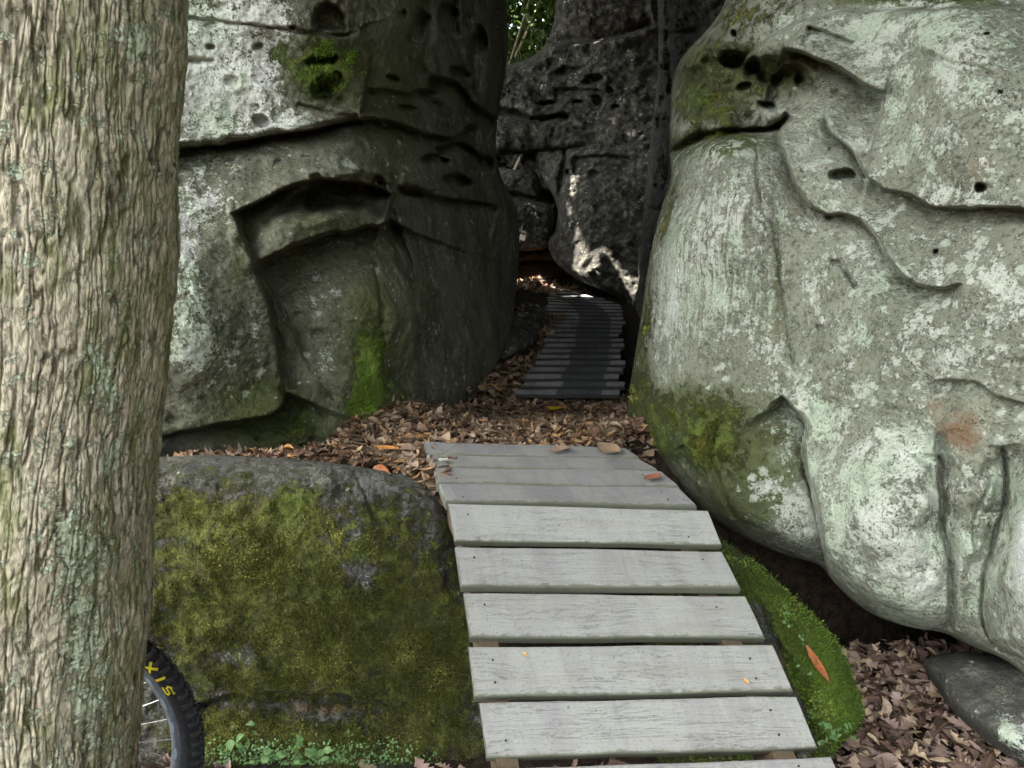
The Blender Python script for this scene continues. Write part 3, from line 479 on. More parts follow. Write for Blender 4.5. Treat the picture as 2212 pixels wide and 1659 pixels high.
def leaves(name, pos, size, kinds, tilt, mat, normal=None, rnd=None, curl=.5, parent=None, up=.0, r=rng, heading=None):
    VV = []; QQ = []; RR = []; UU = []; off = 0; kinds = np.array(kinds, object)
    n = len(pos); kk = r.integers(0, len(kinds), n)
    rnd = r.random(n) if rnd is None else rnd
    for ki, k in enumerate(kinds):
        sel = np.where(kk == ki)[0]
        if len(sel) == 0: continue
        P, q, uv = TPL[k]; m = len(sel); s = np.broadcast_to(size, (n,))[sel] if np.ndim(size) == 0 else np.asarray(size)[sel]
        c1 = r.normal(0, curl, m)[:, None]; c2 = (r.normal(.1, curl, m))[:, None]; tw = r.normal(0, curl * .7, m)[:, None]
        x = P[None, :, 0]; y = P[None, :, 1]
        z = c1 * y ** 2 * 1.2 + c2 * np.abs(x) * 1.0 + tw * x * y * 1.5 + c1 * .3 * np.sin(y * 7 + c2 * 9) * .3 * np.abs(x)
        L = np.stack([x * np.sqrt(1 / (1 + c2 ** 2)) + 0 * z, y + 0 * z, z], -1) * s[:, None, None]
        az = (r.random(m) * 2 * math.pi) if heading is None else heading[sel]
        tx = r.normal(0, tilt, m); ty = r.normal(0, tilt, m)
        ca, sa = np.cos(az), np.sin(az); z0 = np.zeros(m); o1 = np.ones(m)
        Rz = np.stack([ca, -sa, z0, sa, ca, z0, z0, z0, o1], -1).reshape(m, 3, 3)
        Rx = np.stack([o1, z0, z0, z0, np.cos(tx), -np.sin(tx), z0, np.sin(tx), np.cos(tx)], -1).reshape(m, 3, 3)
        Ry = np.stack([np.cos(ty), z0, np.sin(ty), z0, o1, z0, -np.sin(ty), z0, np.cos(ty)], -1).reshape(m, 3, 3)
        Rm = Rz @ Rx @ Ry
        L = np.einsum('mij,mpj->mpi', Rm, L)
        if normal is not None:
            nv = np.asarray(normal)[sel]; zv = np.array([0, 0, 1.]); ax = np.cross(np.broadcast_to(zv, nv.shape), nv); cc = nv[:, 2]
            K = np.zeros((m, 3, 3)); K[:, 0, 1] = -ax[:, 2]; K[:, 0, 2] = ax[:, 1]; K[:, 1, 0] = ax[:, 2]; K[:, 1, 2] = -ax[:, 0]; K[:, 2, 0] = -ax[:, 1]; K[:, 2, 1] = ax[:, 0]
            RR3 = np.eye(3)[None] + K + K @ K / (1 + cc)[:, None, None]
            L = np.einsum('mij,mpj->mpi', RR3, L)
        L = L + np.asarray(pos)[sel][:, None, :]
        VV.append(L.reshape(-1, 3)); QQ.append((q[None] + (np.arange(m) * len(P))[:, None, None] + off).reshape(-1, 4)); off += m * len(P)
        RR.append(np.repeat(rnd[sel], len(P))); UU.append(np.tile(uv, (m, 1)))
    return mesh_obj(name, np.concatenate(VV), np.concatenate(QQ), mat, parent, {'rnd': np.concatenate(RR), 'luv': np.concatenate(UU)})

M_litter = leaf_mat('dry leaves', [(0, (.045, .025, .016)), (.2, (.12, .06, .035)), (.4, (.19, .125, .085)), (.58, (.26, .185, .13)), (.74, (.34, .25, .185)), (.86, (.40, .21, .085)), (.94, (.42, .32, .22)), (1, (.5, .24, .07))])
M_rlitter = leaf_mat('dry rosy leaves', [(0, (.06, .038, .03)), (.25, (.16, .095, .075)), (.5, (.25, .17, .145)), (.7, (.35, .26, .23)), (.85, (.42, .31, .22)), (1, (.54, .41, .27))])
def litter_zone(name, n, region, size, label, mat=M_litter, kinds=('lance', 'oak', 'broad', 'maple', 'lance'), lift=.03, tilt=.34, zf=None, curl=.55):
    """region: polygon on the ground plan (X, Y)"""
    poly = np.array(region, float); lo = poly.min(0); hi = poly.max(0); pts = []
    while sum(map(len, pts)) < n:
        q = lo + rng.random((n * 2, 2)) * (hi - lo); pts.append(q[inside(q[:, 0], q[:, 1], poly)])
    q = np.concatenate(pts)[:n]; z = (zf or floor_z)(q[:, 0], q[:, 1]) + rng.random(n) ** 1.5 * lift + .004
    P = np.stack([q[:, 0], q[:, 1], z], -1); P[:, 2] += .02 * fbm(P * 4, 3) * 1.0
    s = (.35 + .85 * rng.random(n) ** 1.2) * size
    o = leaves(name, P, s, kinds, tilt, mat, curl=curl)
    return tag(o, label, 'fallen leaves', kind='stuff')

def W(px, py, z): p = atZ(px, py, z); return (float(p[0]), float(p[1]))
litter_zone('leaf_litter', 9000, [(-.40, 2.80), (.40, 2.90), (.60, 3.2), (.75, 4.2), (.85, 5.0), (.0, 5.0), (-.35, 4.1), (-.55, 3.4), (-.75, 3.0)], .062, 'brown leaf litter between the ramp top and the inner boardwalk', lift=.035)
litter_zone('leaf_litter', 2600, [(-1.25, 2.72), (-.9, 2.69), (-.6, 2.60), (-.36, 2.42), (-.22, 2.28), (-.20, 2.75), (-.35, 3.1), (-.62, 3.05), (-.8, 2.88), (-1.2, 2.84)], .07, 'reddish leaf litter along the foot of the cliff on the ledge', lift=.03)
litter_zone('leaf_litter', 1800, [(-.35, 4.2), (.02, 4.9), (.25, 6.), (.45, 7.2), (.2, 7.4), (-.3, 6.2), (-.6, 4.6)], .10, 'shaded leaf litter banked left of the inner boardwalk', lift=.10)
litter_zone('leaf_litter', 1200, [(.0, 8.2), (.2, 8.25), (.9, 9.2), (.6, 9.9), (-.6, 9.9), (-.6, 8.2)], .10, 'sunlit leaf litter beyond the end of the inner boardwalk', lift=.06)
litter_zone('leaf_litter', 9000, [(.5, 1.2), (2.6, 1.2), (2.6, 2.7), (1.6, 2.75), (.98, 2.7), (.45, 2.0)], .07, 'rosy brown leaf litter on the low ground under the pale boulder', M_rlitter, ('oak', 'maple', 'broad', 'oak', 'lance'), .05)
litter_zone('leaf_litter', 3000, [(-3., -.6), (.5, -.6), (.5, 2.2), (-3., 2.2)], .09, 'brown leaf litter on the low ground around the bicycle', M_rlitter, ('oak', 'maple', 'broad', 'oak'), .05)

# ------------------------------------------------------------------ wooden ramp and boardwalk
def wood_mat(name, a=(.23, .228, .218), b_=(.30, .298, .288), dark=(.12, .12, .11), strip=False):
    m, nt, b = newmat(name, .85); n = N(nt); pc = n.attr('pc').outputs['Vector']; rd = n.attr('rnd').outputs['Fac']; co = n.coord()
    g = n.scale(pc, (2.2, 60, 1)); g1 = n.noise(g, 1.6, 8, .7, .15); g2 = n.noise(n.scale(pc, (6, 220, 1)), 1.5, 4, .6); blot = n.noise(n.scale(pc, (9, 1.6, 1)), 1.3, 6, .65, .6)
    c = n.mix(g1, a, b_); c = n.mix(n.ss(g2, .38, .56, .13, 0), c, dark)
    c = n.mix(n.ss(blot, .42, .60, 0, .75), c, n.mix(g1, (.155, .145, .16), (.24, .23, .25)))
    c = n.mix(n.math('MULTIPLY', rd, .35), c, (.33, .34, .29))
    fine = n.noise(co, 160, 4, .7); c = n.mix(n.ss(fine, .46, .34, 0, .6), c, (.14, .14, .13))
    cr = n.noise(n.scale(pc, (2.2, 22, 1)), 2.0, 6, .7, .5); crk = n.math('MULTIPLY', n.ss(n.math('ABSOLUTE', n.math('SUBTRACT', cr, .5)), .0, .005, .42, 0), n.ss(n.noise(co, 5, 2, .5), .42, .52)); c = n.mix(crk, c, (.08, .075, .07))
    kn = n.vor(n.scale(pc, (1, 2.2, 1)), 5.5); kp = n.ss(n.noise(n.scale(pc, (3, 3, 1)), 1.7, 2, .5), .56, .6); c = n.mix(n.math('MULTIPLY', n.ss(kn, .10, .05), kp), c, (.07, .055, .045)); c = n.mix(n.math('MULTIPLY', n.ss(n.math('ABSOLUTE', n.math('SUBTRACT', kn, .14)), .03, .0), n.math('MULTIPLY', kp, .4)), c, (.12, .10, .085))
    c = n.mix(n.ss(n.noise(n.scale(pc, (1.2, 9, 1)), 1.1, 6, .7), .52, .72, 0, .45), c, (.20, .185, .15))
    # green algae along the front edge and by the ends
    ed = n.attr('edge').outputs['Fac']; al = n.ss(n.math('ADD', ed, n.math('MULTIPLY', n.math('SUBTRACT', n.noise(co, 35, 5, .7), .5), 1.1)), .5, .85, 0, .75)
    c = n.mix(al, c, (.085, .09, .05))
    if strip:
        c = n.mix(n.ss(ed, .55, .8, 0, .9), c, (.022, .02, .017))  # plank fronts painted near-black, standing in for shade in the gaps
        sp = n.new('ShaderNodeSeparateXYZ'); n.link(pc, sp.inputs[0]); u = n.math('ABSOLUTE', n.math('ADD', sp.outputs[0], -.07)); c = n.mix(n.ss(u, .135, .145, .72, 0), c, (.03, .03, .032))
    n.link(c, b.inputs['Base Color'])
    h = n.math('ADD', n.math('MULTIPLY', g1, .5), n.math('MULTIPLY', g2, .5)); h = n.math('SUBTRACT', h, n.math('MULTIPLY', crk, .8))
    n.link(n.bump(h, .004, .8), b.inputs['Normal']); return m
def planks(name, quads, thick, mat, parent):
    """quads: list of (backL, backR, frontL, frontR) top corners; each plank is a bevelled, slightly cupped board"""
    VV = []; QQ = []; pc = []; rn = []; ed = []; off = 0
    for qi, (a, b, c, d) in enumerate(quads):
        a, b, c, d = map(lambda t: np.array(t, float), (a, b, c, d)); nu, nv = 40, 12
        nrm = np.cross(b - a, c - a); nrm /= np.linalg.norm(nrm); nrm *= np.sign(nrm[2])
        us = np.linspace(0, 1, nu); Wd = np.linalg.norm(c - a); Ln = np.linalg.norm(b - a); bv = .006 / Wd
        # closed cross-section loop (v across, w down)
        sec = [(bv, 0)] + [(t, 0) for t in np.linspace(bv, 1 - bv, 7)[1:-1]] + [(1 - bv, 0), (1 - bv * .3, .0018), (1, .006), (1, thick * .5), (1, thick - .004), (1 - bv, thick), (.5, thick), (bv, thick), (0, thick - .004), (0, .006), (bv * .3, .0018)]
        m = len(sec); r1, r2 = rng.random(2) * 90
        wav = .0025 * fbm(np.stack([us * 5 + r1, us * 0, us * 0 + r2], -1), 3)
        endn = rng.normal(0, .004, 2)
        for iu, u in enumerate(us):
            uu = u; L0 = a + (b - a) * u; L1 = c + (d - c) * u
            for (v, w) in sec:
                p = L0 + (L1 - L0) * v - nrm * w
                if iu in (0, nu - 1):
                    p = p + (b - a) / Ln * (endn[int(iu > 0)] + .004 * (1 if iu == 0 else -1) * (1 if w < .003 else 0))
                p = p + (c - a) / Wd * wav[iu] * (1 if v > .5 else -1) + nrm * .0015 * math.sin(u * 9 + r1 + v * 4)
                VV.append(p); pc.append(((u - .5) * Ln + (17.3 * qi if not name == 'deck_inner' else 0) * 0, v * Wd + qi * .37 + r1 * 0, qi * 3.1)); rn.append(r1 / 90)
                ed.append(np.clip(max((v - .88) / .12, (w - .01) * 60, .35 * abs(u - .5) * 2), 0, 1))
        for iu in range(nu - 1):
            for k in range(m):
                k2 = (k + 1) % m; QQ.append((off + iu * m + k, off + (iu + 1) * m + k, off + (iu + 1) * m + k2, off + iu * m + k2))
        T = []
        off += nu * m
    V = np.array(VV); Q = np.array(QQ)
    # end caps
    caps = []; m = 20 - 3 if False else len(sec)
    for qi in range(len(quads)):
        for e in (0, nu - 1):
            base = qi * nu * m + e * m
            for k in range(1, m - 1): caps.append((base, base + k, base + k + 1) if e == 0 else (base, base + k + 1, base + k))
    return mesh_obj(name, V, Q, mat, parent, {'pc': np.array(pc), 'rnd': np.array(rn), 'edge': np.array(ed)}, False, np.array(caps))

PL = [((907, 953), (1352, 966), (920, 979), (1384, 989)), ((921, 981), (1386, 991), (935, 1007), (1424, 1014)), ((936, 1009), (1426, 1016), (948, 1042), (1465, 1050)), ((949, 1044), (1467, 1052), (963, 1080), (1507, 1091)),
      ((968, 1087), (1527, 1103), (981, 1168), (1557, 1176)), ((984, 1179), (1560, 1190), (997, 1266), (1601, 1268)), ((998, 1279), (1606, 1287), (1012, 1376), (1648, 1376)), ((1017, 1397), (1668, 1391), (1030, 1504), (1711, 1492)),
      ((1032, 1517), (1722, 1503), (1048, 1637), (1768, 1616)), ((1052, 1660), (1790, 1633), (1066, 1800), (1850, 1760)), ((1068, 1822), (1860, 1780), (1086, 1980), (1925, 1925))]
WID = .76
def depth_pt(px, py, d):
    u = (px - CX) / F; v = (py - CY) / F; return np.array([u * d, CT * d - v * d * ST, EYE - ST * d - v * d * CT])
def dline(k):                                    # smoothed distance of the ramp by photo height
    return WID * F / k
quads = []
for (a, b, c, d) in PL:
    da = dline(b[0] - a[0]); dc = dline(d[0] - c[0]); quads.append((depth_pt(*a, da), depth_pt(*b, da), depth_pt(*c, dc), depth_pt(*d, dc)))
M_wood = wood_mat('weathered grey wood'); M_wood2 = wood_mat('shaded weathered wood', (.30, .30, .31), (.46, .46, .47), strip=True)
mb, ntb, bb = newmat('tan timber'); nb = N(ntb); nb.link(nb.mix(nb.noise(nb.scale(nb.coord(), (30, 4, 30)), 2, 5, .6), (.06, .045, .03), (.17, .125, .08)), bb.inputs['Base Color']); M_beam = mb

def beam(name, pts, w, h, mat, parent):
    """timber following a list of top-centre points"""
    pts = np.array(pts, float); n = len(pts); V = []; Q = []
    for i, p in enumerate(pts):
        t = pts[min(i + 1, n - 1)] - pts[max(i - 1, 0)]; t /= np.linalg.norm(t); s = np.cross(t, [0, 0, 1]); s /= np.linalg.norm(s); nn = np.cross(s, t)
        for (a, b) in ((-1, 0), (1, 0), (1, -1), (-1, -1)): V.append(p + s * w / 2 * a + nn * h * b)
    for i in range(n - 1):
        for k in range(4): Q.append((i * 4 + k, i * 4 + (k + 1) % 4, i * 4 + 4 + (k + 1) % 4, i * 4 + 4 + k))
    Q += [(0, 3, 2, 1), (n * 4 - 4, n * 4 - 3, n * 4 - 2, n * 4 - 1)]
    return mesh_obj(name, V, Q, mat, parent, None, False)
rmp = empty('wooden_ramp', (0.3, 2.2, 0)); tag(rmp, 'weathered grey plank ramp rolling down from the leafy ledge', 'ramp')
planks('deck', quads, .034, M_wood, rmp)
for f_, in ((.07,), (.90,)):
    pts = []
    for q in quads[:11]: 
        m_ = (q[0] * (1 - f_) + q[1] * f_) ; pts.append(m_ - np.array([0, 0, .042]))
    q = quads[-1]; e = q[2] * (1 - f_) + q[3] * f_ - np.array([0, 0, .042]); pts.append(e)
    beam('stringer', pts, .05, .10, M_beam, rmp)

# inner boardwalk
def ipt(px, py, dz=0): # on a gently rising plane
    a, b, c = ray(px, py); z0 = EYE - 1.36 + 0; s = .078        # z = z0 + s*Y
    k = (z0 + dz - EYE + 0) / (c - s * b); return np.array([a * k, b * k, EYE + c * k])
Lp = [(1125, 852), (1134, 828), (1143, 804), (1157, 780), (1168, 760), (1177, 740), (1184, 720), (1190, 702), (1192, 690), (1188, 678), (1172, 664), (1148, 652), (1118, 641), (1070, 634), (1000, 630)]
Rp = [(1337, 853), (1339, 828), (1341, 804), (1342, 780), (1343, 760), (1344, 740), (1345, 720), (1346, 705), (1347, 692), (1347, 680), (1347, 668), (1340, 658), (1302, 645), (1240, 629), (1180, 616)]
def resample(p, n):
    p = np.array(p, float); q = np.array([ipt(*a) for a in p]); d = np.concatenate([[0], np.cumsum(np.linalg.norm(np.diff(q, axis=0), axis=1))]) ; 
    return q, d
ql, dl = resample(Lp, 0); qr, dr = resample(Rp, 0)
par = np.linspace(0, 1, len(Lp)); mid = np.concatenate([[0], np.cumsum(np.linalg.norm(np.diff((ql + qr) / 2, axis=0), axis=1))])
nP = max(10, int(mid[-1] / .185)); tt = np.interp(np.linspace(0, mid[-1], nP + 1), mid, par)
def cur(q, t): return np.array([np.interp(t, par, q[:, k]) for k in range(3)])
bq = []
for i in range(nP):
    t0, t1 = tt[i], tt[i + 1]; g = (t1 - t0) * .36
    jl, jr = rng.normal(0, .012, 2)
    fl, fr, bl, br_ = cur(ql, t0), cur(qr, t0), cur(ql, t1 - g), cur(qr, t1 - g)
    ax = (fr - fl) / np.linalg.norm(fr - fl); bq.append((bl + ax * jl, br_ + ax * jr, fl + ax * jl, fr + ax * jr))
bw = empty('boardwalk', tuple(bq[0][2])); tag(bw, 'dark inner boardwalk curving left through the rock passage', 'boardwalk')
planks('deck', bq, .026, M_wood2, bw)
for f_ in (.1, .9):
    beam('stringer', [q[2] * (1 - f_) + q[3] * f_ - np.array([0, 0, .04]) for q in bq] + [bq[-1][0] * (1 - f_) + bq[-1][1] * f_ - np.array([0, 0, .04])], .05, .10, M_beam, bw)
print('inner boardwalk', bq[0][2], bq[0][3], bq[-1][0], nP)

# ------------------------------------------------------------------ tree
def bark_mat():
    m, nt, b = newmat('ridged bark', .95); n = N(nt); co = n.coord()
    hgt = n.attr('hgt').outputs['Fac']; v1 = n.noise(n.scale(co, (1, 1, .3)), 26, 6, .7); v2 = n.noise(n.scale(co, (1, 1, .35)), 110, 4, .7)
    c = n.mix(n.ss(hgt, .2, .85), (.08, .065, .04), (.52, .46, .335)); c = n.mix(n.ss(v1, .42, .64, 0, .6), c, (.54, .49, .38)); c = n.mix(n.ss(v2, .5, .36, 0, .6), c, (.10, .078, .05))
    c = n.mix(n.ss(v2, .53, .66, 0, .65), c, (.56, .52, .43))
    mo = n.attr('moss').outputs['Fac']; ma = n.noise(n.scale(co, (1, 1, .35)), 16, 7, .7); mm = n.ss(n.math('ADD', mo, n.math('MULTIPLY', n.math('SUBTRACT', ma, .5), 1.5)), .4, .75, 0, .85)
    c = n.mix(mm, c, n.mix(n.noise(co, 120, 3, .7), (.075, .095, .02), (.20, .23, .07)))
    li = n.attr('lichen').outputs['Fac']; la = n.noise(co, 30, 9, .78, .5); lb = n.noise(co, 140, 3, .7)
    lv = n.math('ADD', li, n.math('ADD', n.math('MULTIPLY', n.math('SUBTRACT', la, .5), 2.1), n.math('MULTIPLY', n.math('SUBTRACT', lb, .5), .7))); lm = n.ss(lv, .5, .62, 0, .9)
    c = n.mix(lm, c, n.mix(n.ss(lb, .35, .6), (.26, .31, .20), (.48, .54, .40)))
    n.link(c, b.inputs['Base Color']); h = n.math('ADD', n.math('MULTIPLY', v1, .5), n.math('MULTIPLY', v2, .35)); h = n.math('ADD', h, n.math('MULTIPLY', lm, .25)); n.link(n.bump(h, .012, 1.), b.inputs['Normal'])
    return m
M_bark = bark_mat()
def trunk(name, base, top, r0, r1, parent, nth=620, nz=1100, zfine=(.0, 1.), full=True):
    base = np.array(base, float); top = np.array(top, float)
    # fine ring density on the side that faces the path
    th = np.linspace(0, 2 * math.pi, nth, endpoint=False); th = th + .45 * np.sin(th - math.radians(-60) + math.pi) * (-1) * -1
    tz = np.concatenate([np.linspace(0, .42, int(nz * .86)), np.linspace(.42, 1, int(nz * .14))[1:]])
    T, Z = np.meshgrid(th, tz); H = np.linalg.norm(top - base); rad = r0 + (r1 - r0) * Z + .05 * np.exp(-Z * H / .12)
    z = Z * H
    cyl = np.stack([np.cos(T) * .30 * 1.0, np.sin(T) * .30, z], -1)
    w = .016 * np.stack([fbm(cyl * 4, 2), fbm(cyl * 4 + 40, 2), np.zeros_like(z)], -1) + .0022 * np.stack([fbm(cyl * 40, 2), fbm(cyl * 40 + 40, 2), 0 * z], -1)
    q = cyl + w
    def rd1(sc, o): return 1 - np.abs(2 * vnoise(q * np.array(sc) + o) - 1)
    f1 = sst(.80, .98, rd1((50, 50, 6), 3.)); f2 = sst(.78, .98, rd1((90, 90, 11), 51.)); f3 = sst(.80, .99, rd1((160, 160, 26), 77.)); hz = sst(.88, .99, rd1((20, 20, 34), 91.)); pl = fbm(q * np.array([70, 70, 26]) + 8, 3)
    hgt = np.clip(1 - .6 * f1 - .55 * f2 - .25 * f3 - .22 * hz + .25 * pl, 0, 1.3)
    rad = rad + .0048 * (hgt - .8) + .02 * fbm(cyl * 3, 2) + .004 * fbm(cyl * 60, 3)
    P = base + (top - base) * Z[..., None] + np.stack([np.cos(T) * rad, np.sin(T) * rad, 0 * z], -1)
    idx = np.arange(T.size).reshape(T.shape); j = np.roll(idx, -1, 1); Q = np.stack([idx[:-1], j[:-1], j[1:], idx[1:]], -1).reshape(-1, 4)
    P = P.reshape(-1, 3)
    # project to where patches were seen on this trunk
    d = P - np.array([0, 0, EYE]); f = d[:, 1] * CT - d[:, 2] * ST; uu = d[:, 0] / np.maximum(f, .2) * F + CX; vv = -(d[:, 1] * ST + d[:, 2] * CT) / np.maximum(f, .2) * F + CY
    mo = paint(uu, vv, [(170, 170, 40, 160, 0, .55), (150, 380, 45, 160, 0, .6), (300, 800, 60, 250, 0, .45), (200, 1100, 90, 250, 0, .5), (330, 60, 60, 120, 0, .4), (250, 1400, 100, 250, 0, .55), (60, 900, 80, 300, 0, .35), (330, 1250, 30, 300, 0, .5), (120, 250, 60, 300, 0, .55), (310, 400, 60, 400, 0, .5), (40, 1200, 80, 300, 0, .5)], .46)
    li = paint(uu, vv, [(300, 95, 50, 60, 0, .62), (200, 760, 30, 30, 0, .6), (230, 840, 30, 70, 0, .7), (240, 1000, 34, 60, 0, .66), (150, 1180, 70, 90, 0, .72), (250, 1190, 40, 60, 0, .5), (180, 1370, 60, 130, 0, .68), (190, 1530, 50, 90, 0, .66), (270, 1600, 50, 60, 0, .55), (60, 1300, 50, 120, 0, .3), (90, 60, 60, 60, 0, .35), (20, 600, 40, 60, 0, .35), (300, 550, 40, 200, 0, .4), (100, 900, 50, 200, 0, .4), (300, 1000, 40, 200, 0, .45)], .40)
    return mesh_obj(name, P, Q, M_bark, parent, {'hgt': hgt.ravel(), 'moss': mo, 'lichen': li})
tr = empty('tree', (-1.07, 1.50, 0)); tag(tr, 'ridged grey brown tree trunk with lichen and moss at the left edge', 'tree')
# right edge of the stem passes X=-.543 at eye+.376 and X=-.75 at eye-1.07
slope = .166
TB = np.array([-1.167, 1.42, -.1]); H8 = 8.
TT = TB + np.array([slope * H8, 0.0, H8])
trunk('trunk', TB, TT, .30, .15, tr, 760, 1150)

M_leafc = leaf_mat('broad green leaves', [(0, (.035, .07, .012)), (.5, (.06, .12, .02)), (1, (.10, .17, .03))], .5, .25)
def crown(name, centre, rad, n, size, mat, parent, squash=.5, r=rng, holes=(), kinds=('broad', 'lance')):
    k = max(6, n // 180); cc = r.normal(0, 1, (k, 3)); cc /= np.linalg.norm(cc, axis=1)[:, None]; cc *= (r.random(k) ** .4)[:, None]
    ci = r.integers(0, k, n); p = cc[ci] + r.normal(0, .16, (n, 3)); p = p * np.array([1, 1, squash]) * rad + np.array(centre)
    keep = np.ones(n, bool)
    for (o, d_, rr) in holes:
        v = p - o; t = v @ d_; keep &= np.linalg.norm(v - t[:, None] * d_, axis=1) > rr
    p = p[keep]
    return leaves(name, p, r.uniform(.7, 1.2, len(p)) * size, kinds, .9, mat, r=r, parent=parent, curl=.3)

# ------------------------------------------------------------------ light
SUN_EL, SUN_AZ = math.radians(64), math.radians(-105)      # azimuth measured from +Y (ahead) towards +X
sdir = np.array([math.sin(SUN_AZ) * math.cos(SUN_EL), math.cos(SUN_AZ) * math.cos(SUN_EL), math.sin(SUN_EL)])
sl = bpy.data.lights.new('sun', 'SUN'); sl.energy = 4.; sl.angle = math.radians(.5); sl.color = (1, .94, .86)
so = bpy.data.objects.new('sun', sl); C.objects.link(so); so.rotation_euler = Vector(sdir).to_track_quat('Z', 'Y').to_euler()
w = bpy.data.worlds.new('World'); bpy.context.scene.world = w; w.use_nodes = True; nt = w.node_tree
sky = nt.nodes.new('ShaderNodeTexSky'); sky.sky_type = 'NISHITA'; sky.sun_disc = False; sky.sun_elevation = SUN_EL; sky.sun_rotation = SUN_AZ; sky.air_density = 1.; sky.dust_density = 4.; sky.ozone_density = .3
hs = nt.nodes.new('ShaderNodeHueSaturation'); hs.inputs['Saturation'].default_value = .45; nt.links.new(sky.outputs[0], hs.inputs['Color']); tn = nt.nodes.new('ShaderNodeMix'); tn.data_type = 'RGBA'; tn.blend_type = 'MULTIPLY'; tn.inputs[0].default_value = 1; tn.inputs[7].default_value = (1., 1., .93, 1); nt.links.new(hs.outputs[0], tn.inputs[6]); nt.links.new(tn.outputs[2], nt.nodes['Background'].inputs[0]); nt.nodes['Background'].inputs[1].default_value = .15

# crowns overhead that shade the place (sun side), sparse over the far end of the passage
rc = np.random.default_rng(3)
def over(x, y, z, h):                            # point on the sun ray through (x,y,z) at height h
    k = (h - z) / sdir[2]; return np.array([x, y, z]) + sdir * k
n0 = 26000
hh = rc.uniform(6.0, 8.6, n0); src = np.stack([rc.uniform(-2.6, 3.2, n0), rc.uniform(-.6, 5.6, n0), np.full(n0, 1.2)], -1)
kk = (hh - 1.2) / sdir[2]; P0 = src + sdir * kk[:, None]
leaves('crown', P0, rc.uniform(.28, .42, n0), ('broad',), .5, M_leafc, r=rc, parent=tr, curl=.25)
tr2 = empty('tree', (-5.2, 4.6, 0)); tag(tr2, 'leafy tree standing beyond the left edge, shading the passage', 'tree')
# gaps in the far crown let single flecks of sun down into the passage
HOLES = []
def hole(px, py, Y, r): p = atY(px, py, Y); HOLES.append((p, r))
for a in [(1272, 648, 7.9, .09), (1252, 655, 7.6, .05), (1215, 628, 8.4, .06), (1140, 600, 9.2, .20), (1180, 606, 9., .12), (1115, 585, 9.6, .16), (1240, 490, 8.7, .07), (1256, 520, 8.55, .07), (1285, 540, 8.4, .07), (1230, 550, 8.5, .07), (1280, 580, 8.25, .09), (1310, 565, 8.3, .06), (1330, 575, 8.2, .07), (1350, 590, 8.1, .06), (1300, 600, 8.2, .07), (1335, 615, 8.1, .06), (1320, 545, 8.3, .06), (1345, 575, 8.1, .05), (1368, 610, 8.05, .08), (1362, 560, 8.1, .05), (1245, 570, 8.4, .05), (1240, 362, 9.1, .05), (1238, 400, 9., .06), (1195, 440, 9.2, .02), (1170, 480, 9.2, .03), (1120, 460, 9.3, .0), (1225, 455, 8.9, .05),
          (1300, 262, 9.3, .01), (1318, 272, 9.3, .02), (1340, 285, 9.2, .01), (1360, 297, 9.1, .03), (1385, 300, 9., .02), (1270, 60, 9.6, .03), (1290, 62, 9.6, .03), (1235, 70, 9.7, .03), (1165, 60, 11.8, .12), (1130, 70, 11.8, .10), (1140, 20, 12.5, .15), (1180, 15, 12., .1), (1250, 5, 9.8, .0), (1280, 8, 9.8, .0)]: hole(*a)
HP = np.array([h[0] for h in HOLES]); HR = np.array([h[1] for h in HOLES])
def gaps(p, sz):
    keep = np.ones(len(p), bool)
    for o, r_ in zip(HP, HR):
        v = p - o; t = v @ sdir; keep &= np.linalg.norm(v - t[:, None] * sdir, axis=1) > r_ * .65 + sz * .31
    return p[keep], sz[keep]
n1 = 24000
src = np.stack([rc.uniform(-3.0, 4.8, n1), rc.uniform(5.2, 13., n1), np.full(n1, 1.2)], -1); hh = rc.uniform(6., 8.6, n1)
P1, s1 = gaps(src + sdir * ((hh - 1.2) / sdir[2])[:, None], rc.uniform(.2, .34, n1))
n2 = 22000
P2, s2 = gaps(np.stack([rc.uniform(-2.8, 4.4, n2), rc.uniform(2.5, 14.5, n2), rc.uniform(5.6, 7.4, n2)], -1), rc.uniform(.25, .4, n2))  # extra unseen leaves added overhead to darken the passage
P1 = np.concatenate([P1, P2]); s1 = np.concatenate([s1, s2])
leaves('crown', P1, s1, ('broad',), .45, M_leafc, r=rc, parent=tr2, curl=.25)
tr3 = empty('tree', (5.2, -1.6, 0)); tag(tr3, 'unseen leafy tree added beyond the right edge to block sky light', 'tree')
n3 = 15000; P3 = np.stack([rc.uniform(2.9, 5.2, n3), rc.uniform(-4.5, 4.5, n3), rc.uniform(.6, 8.5, n3)], -1)
n4 = 9000; P4 = np.stack([rc.uniform(-.2, 4.5, n4), rc.uniform(-3.0, 3.2, n4), rc.uniform(5.4, 7.6, n4)], -1)
leaves('crown', np.concatenate([P3, P4]), rc.uniform(.25, .42, n3 + n4), ('broad',), .8, M_leafc, r=rc, parent=tr3, curl=.25)  # out-of-view leaves added to block sky light from the right and above
beam_m = M_bark
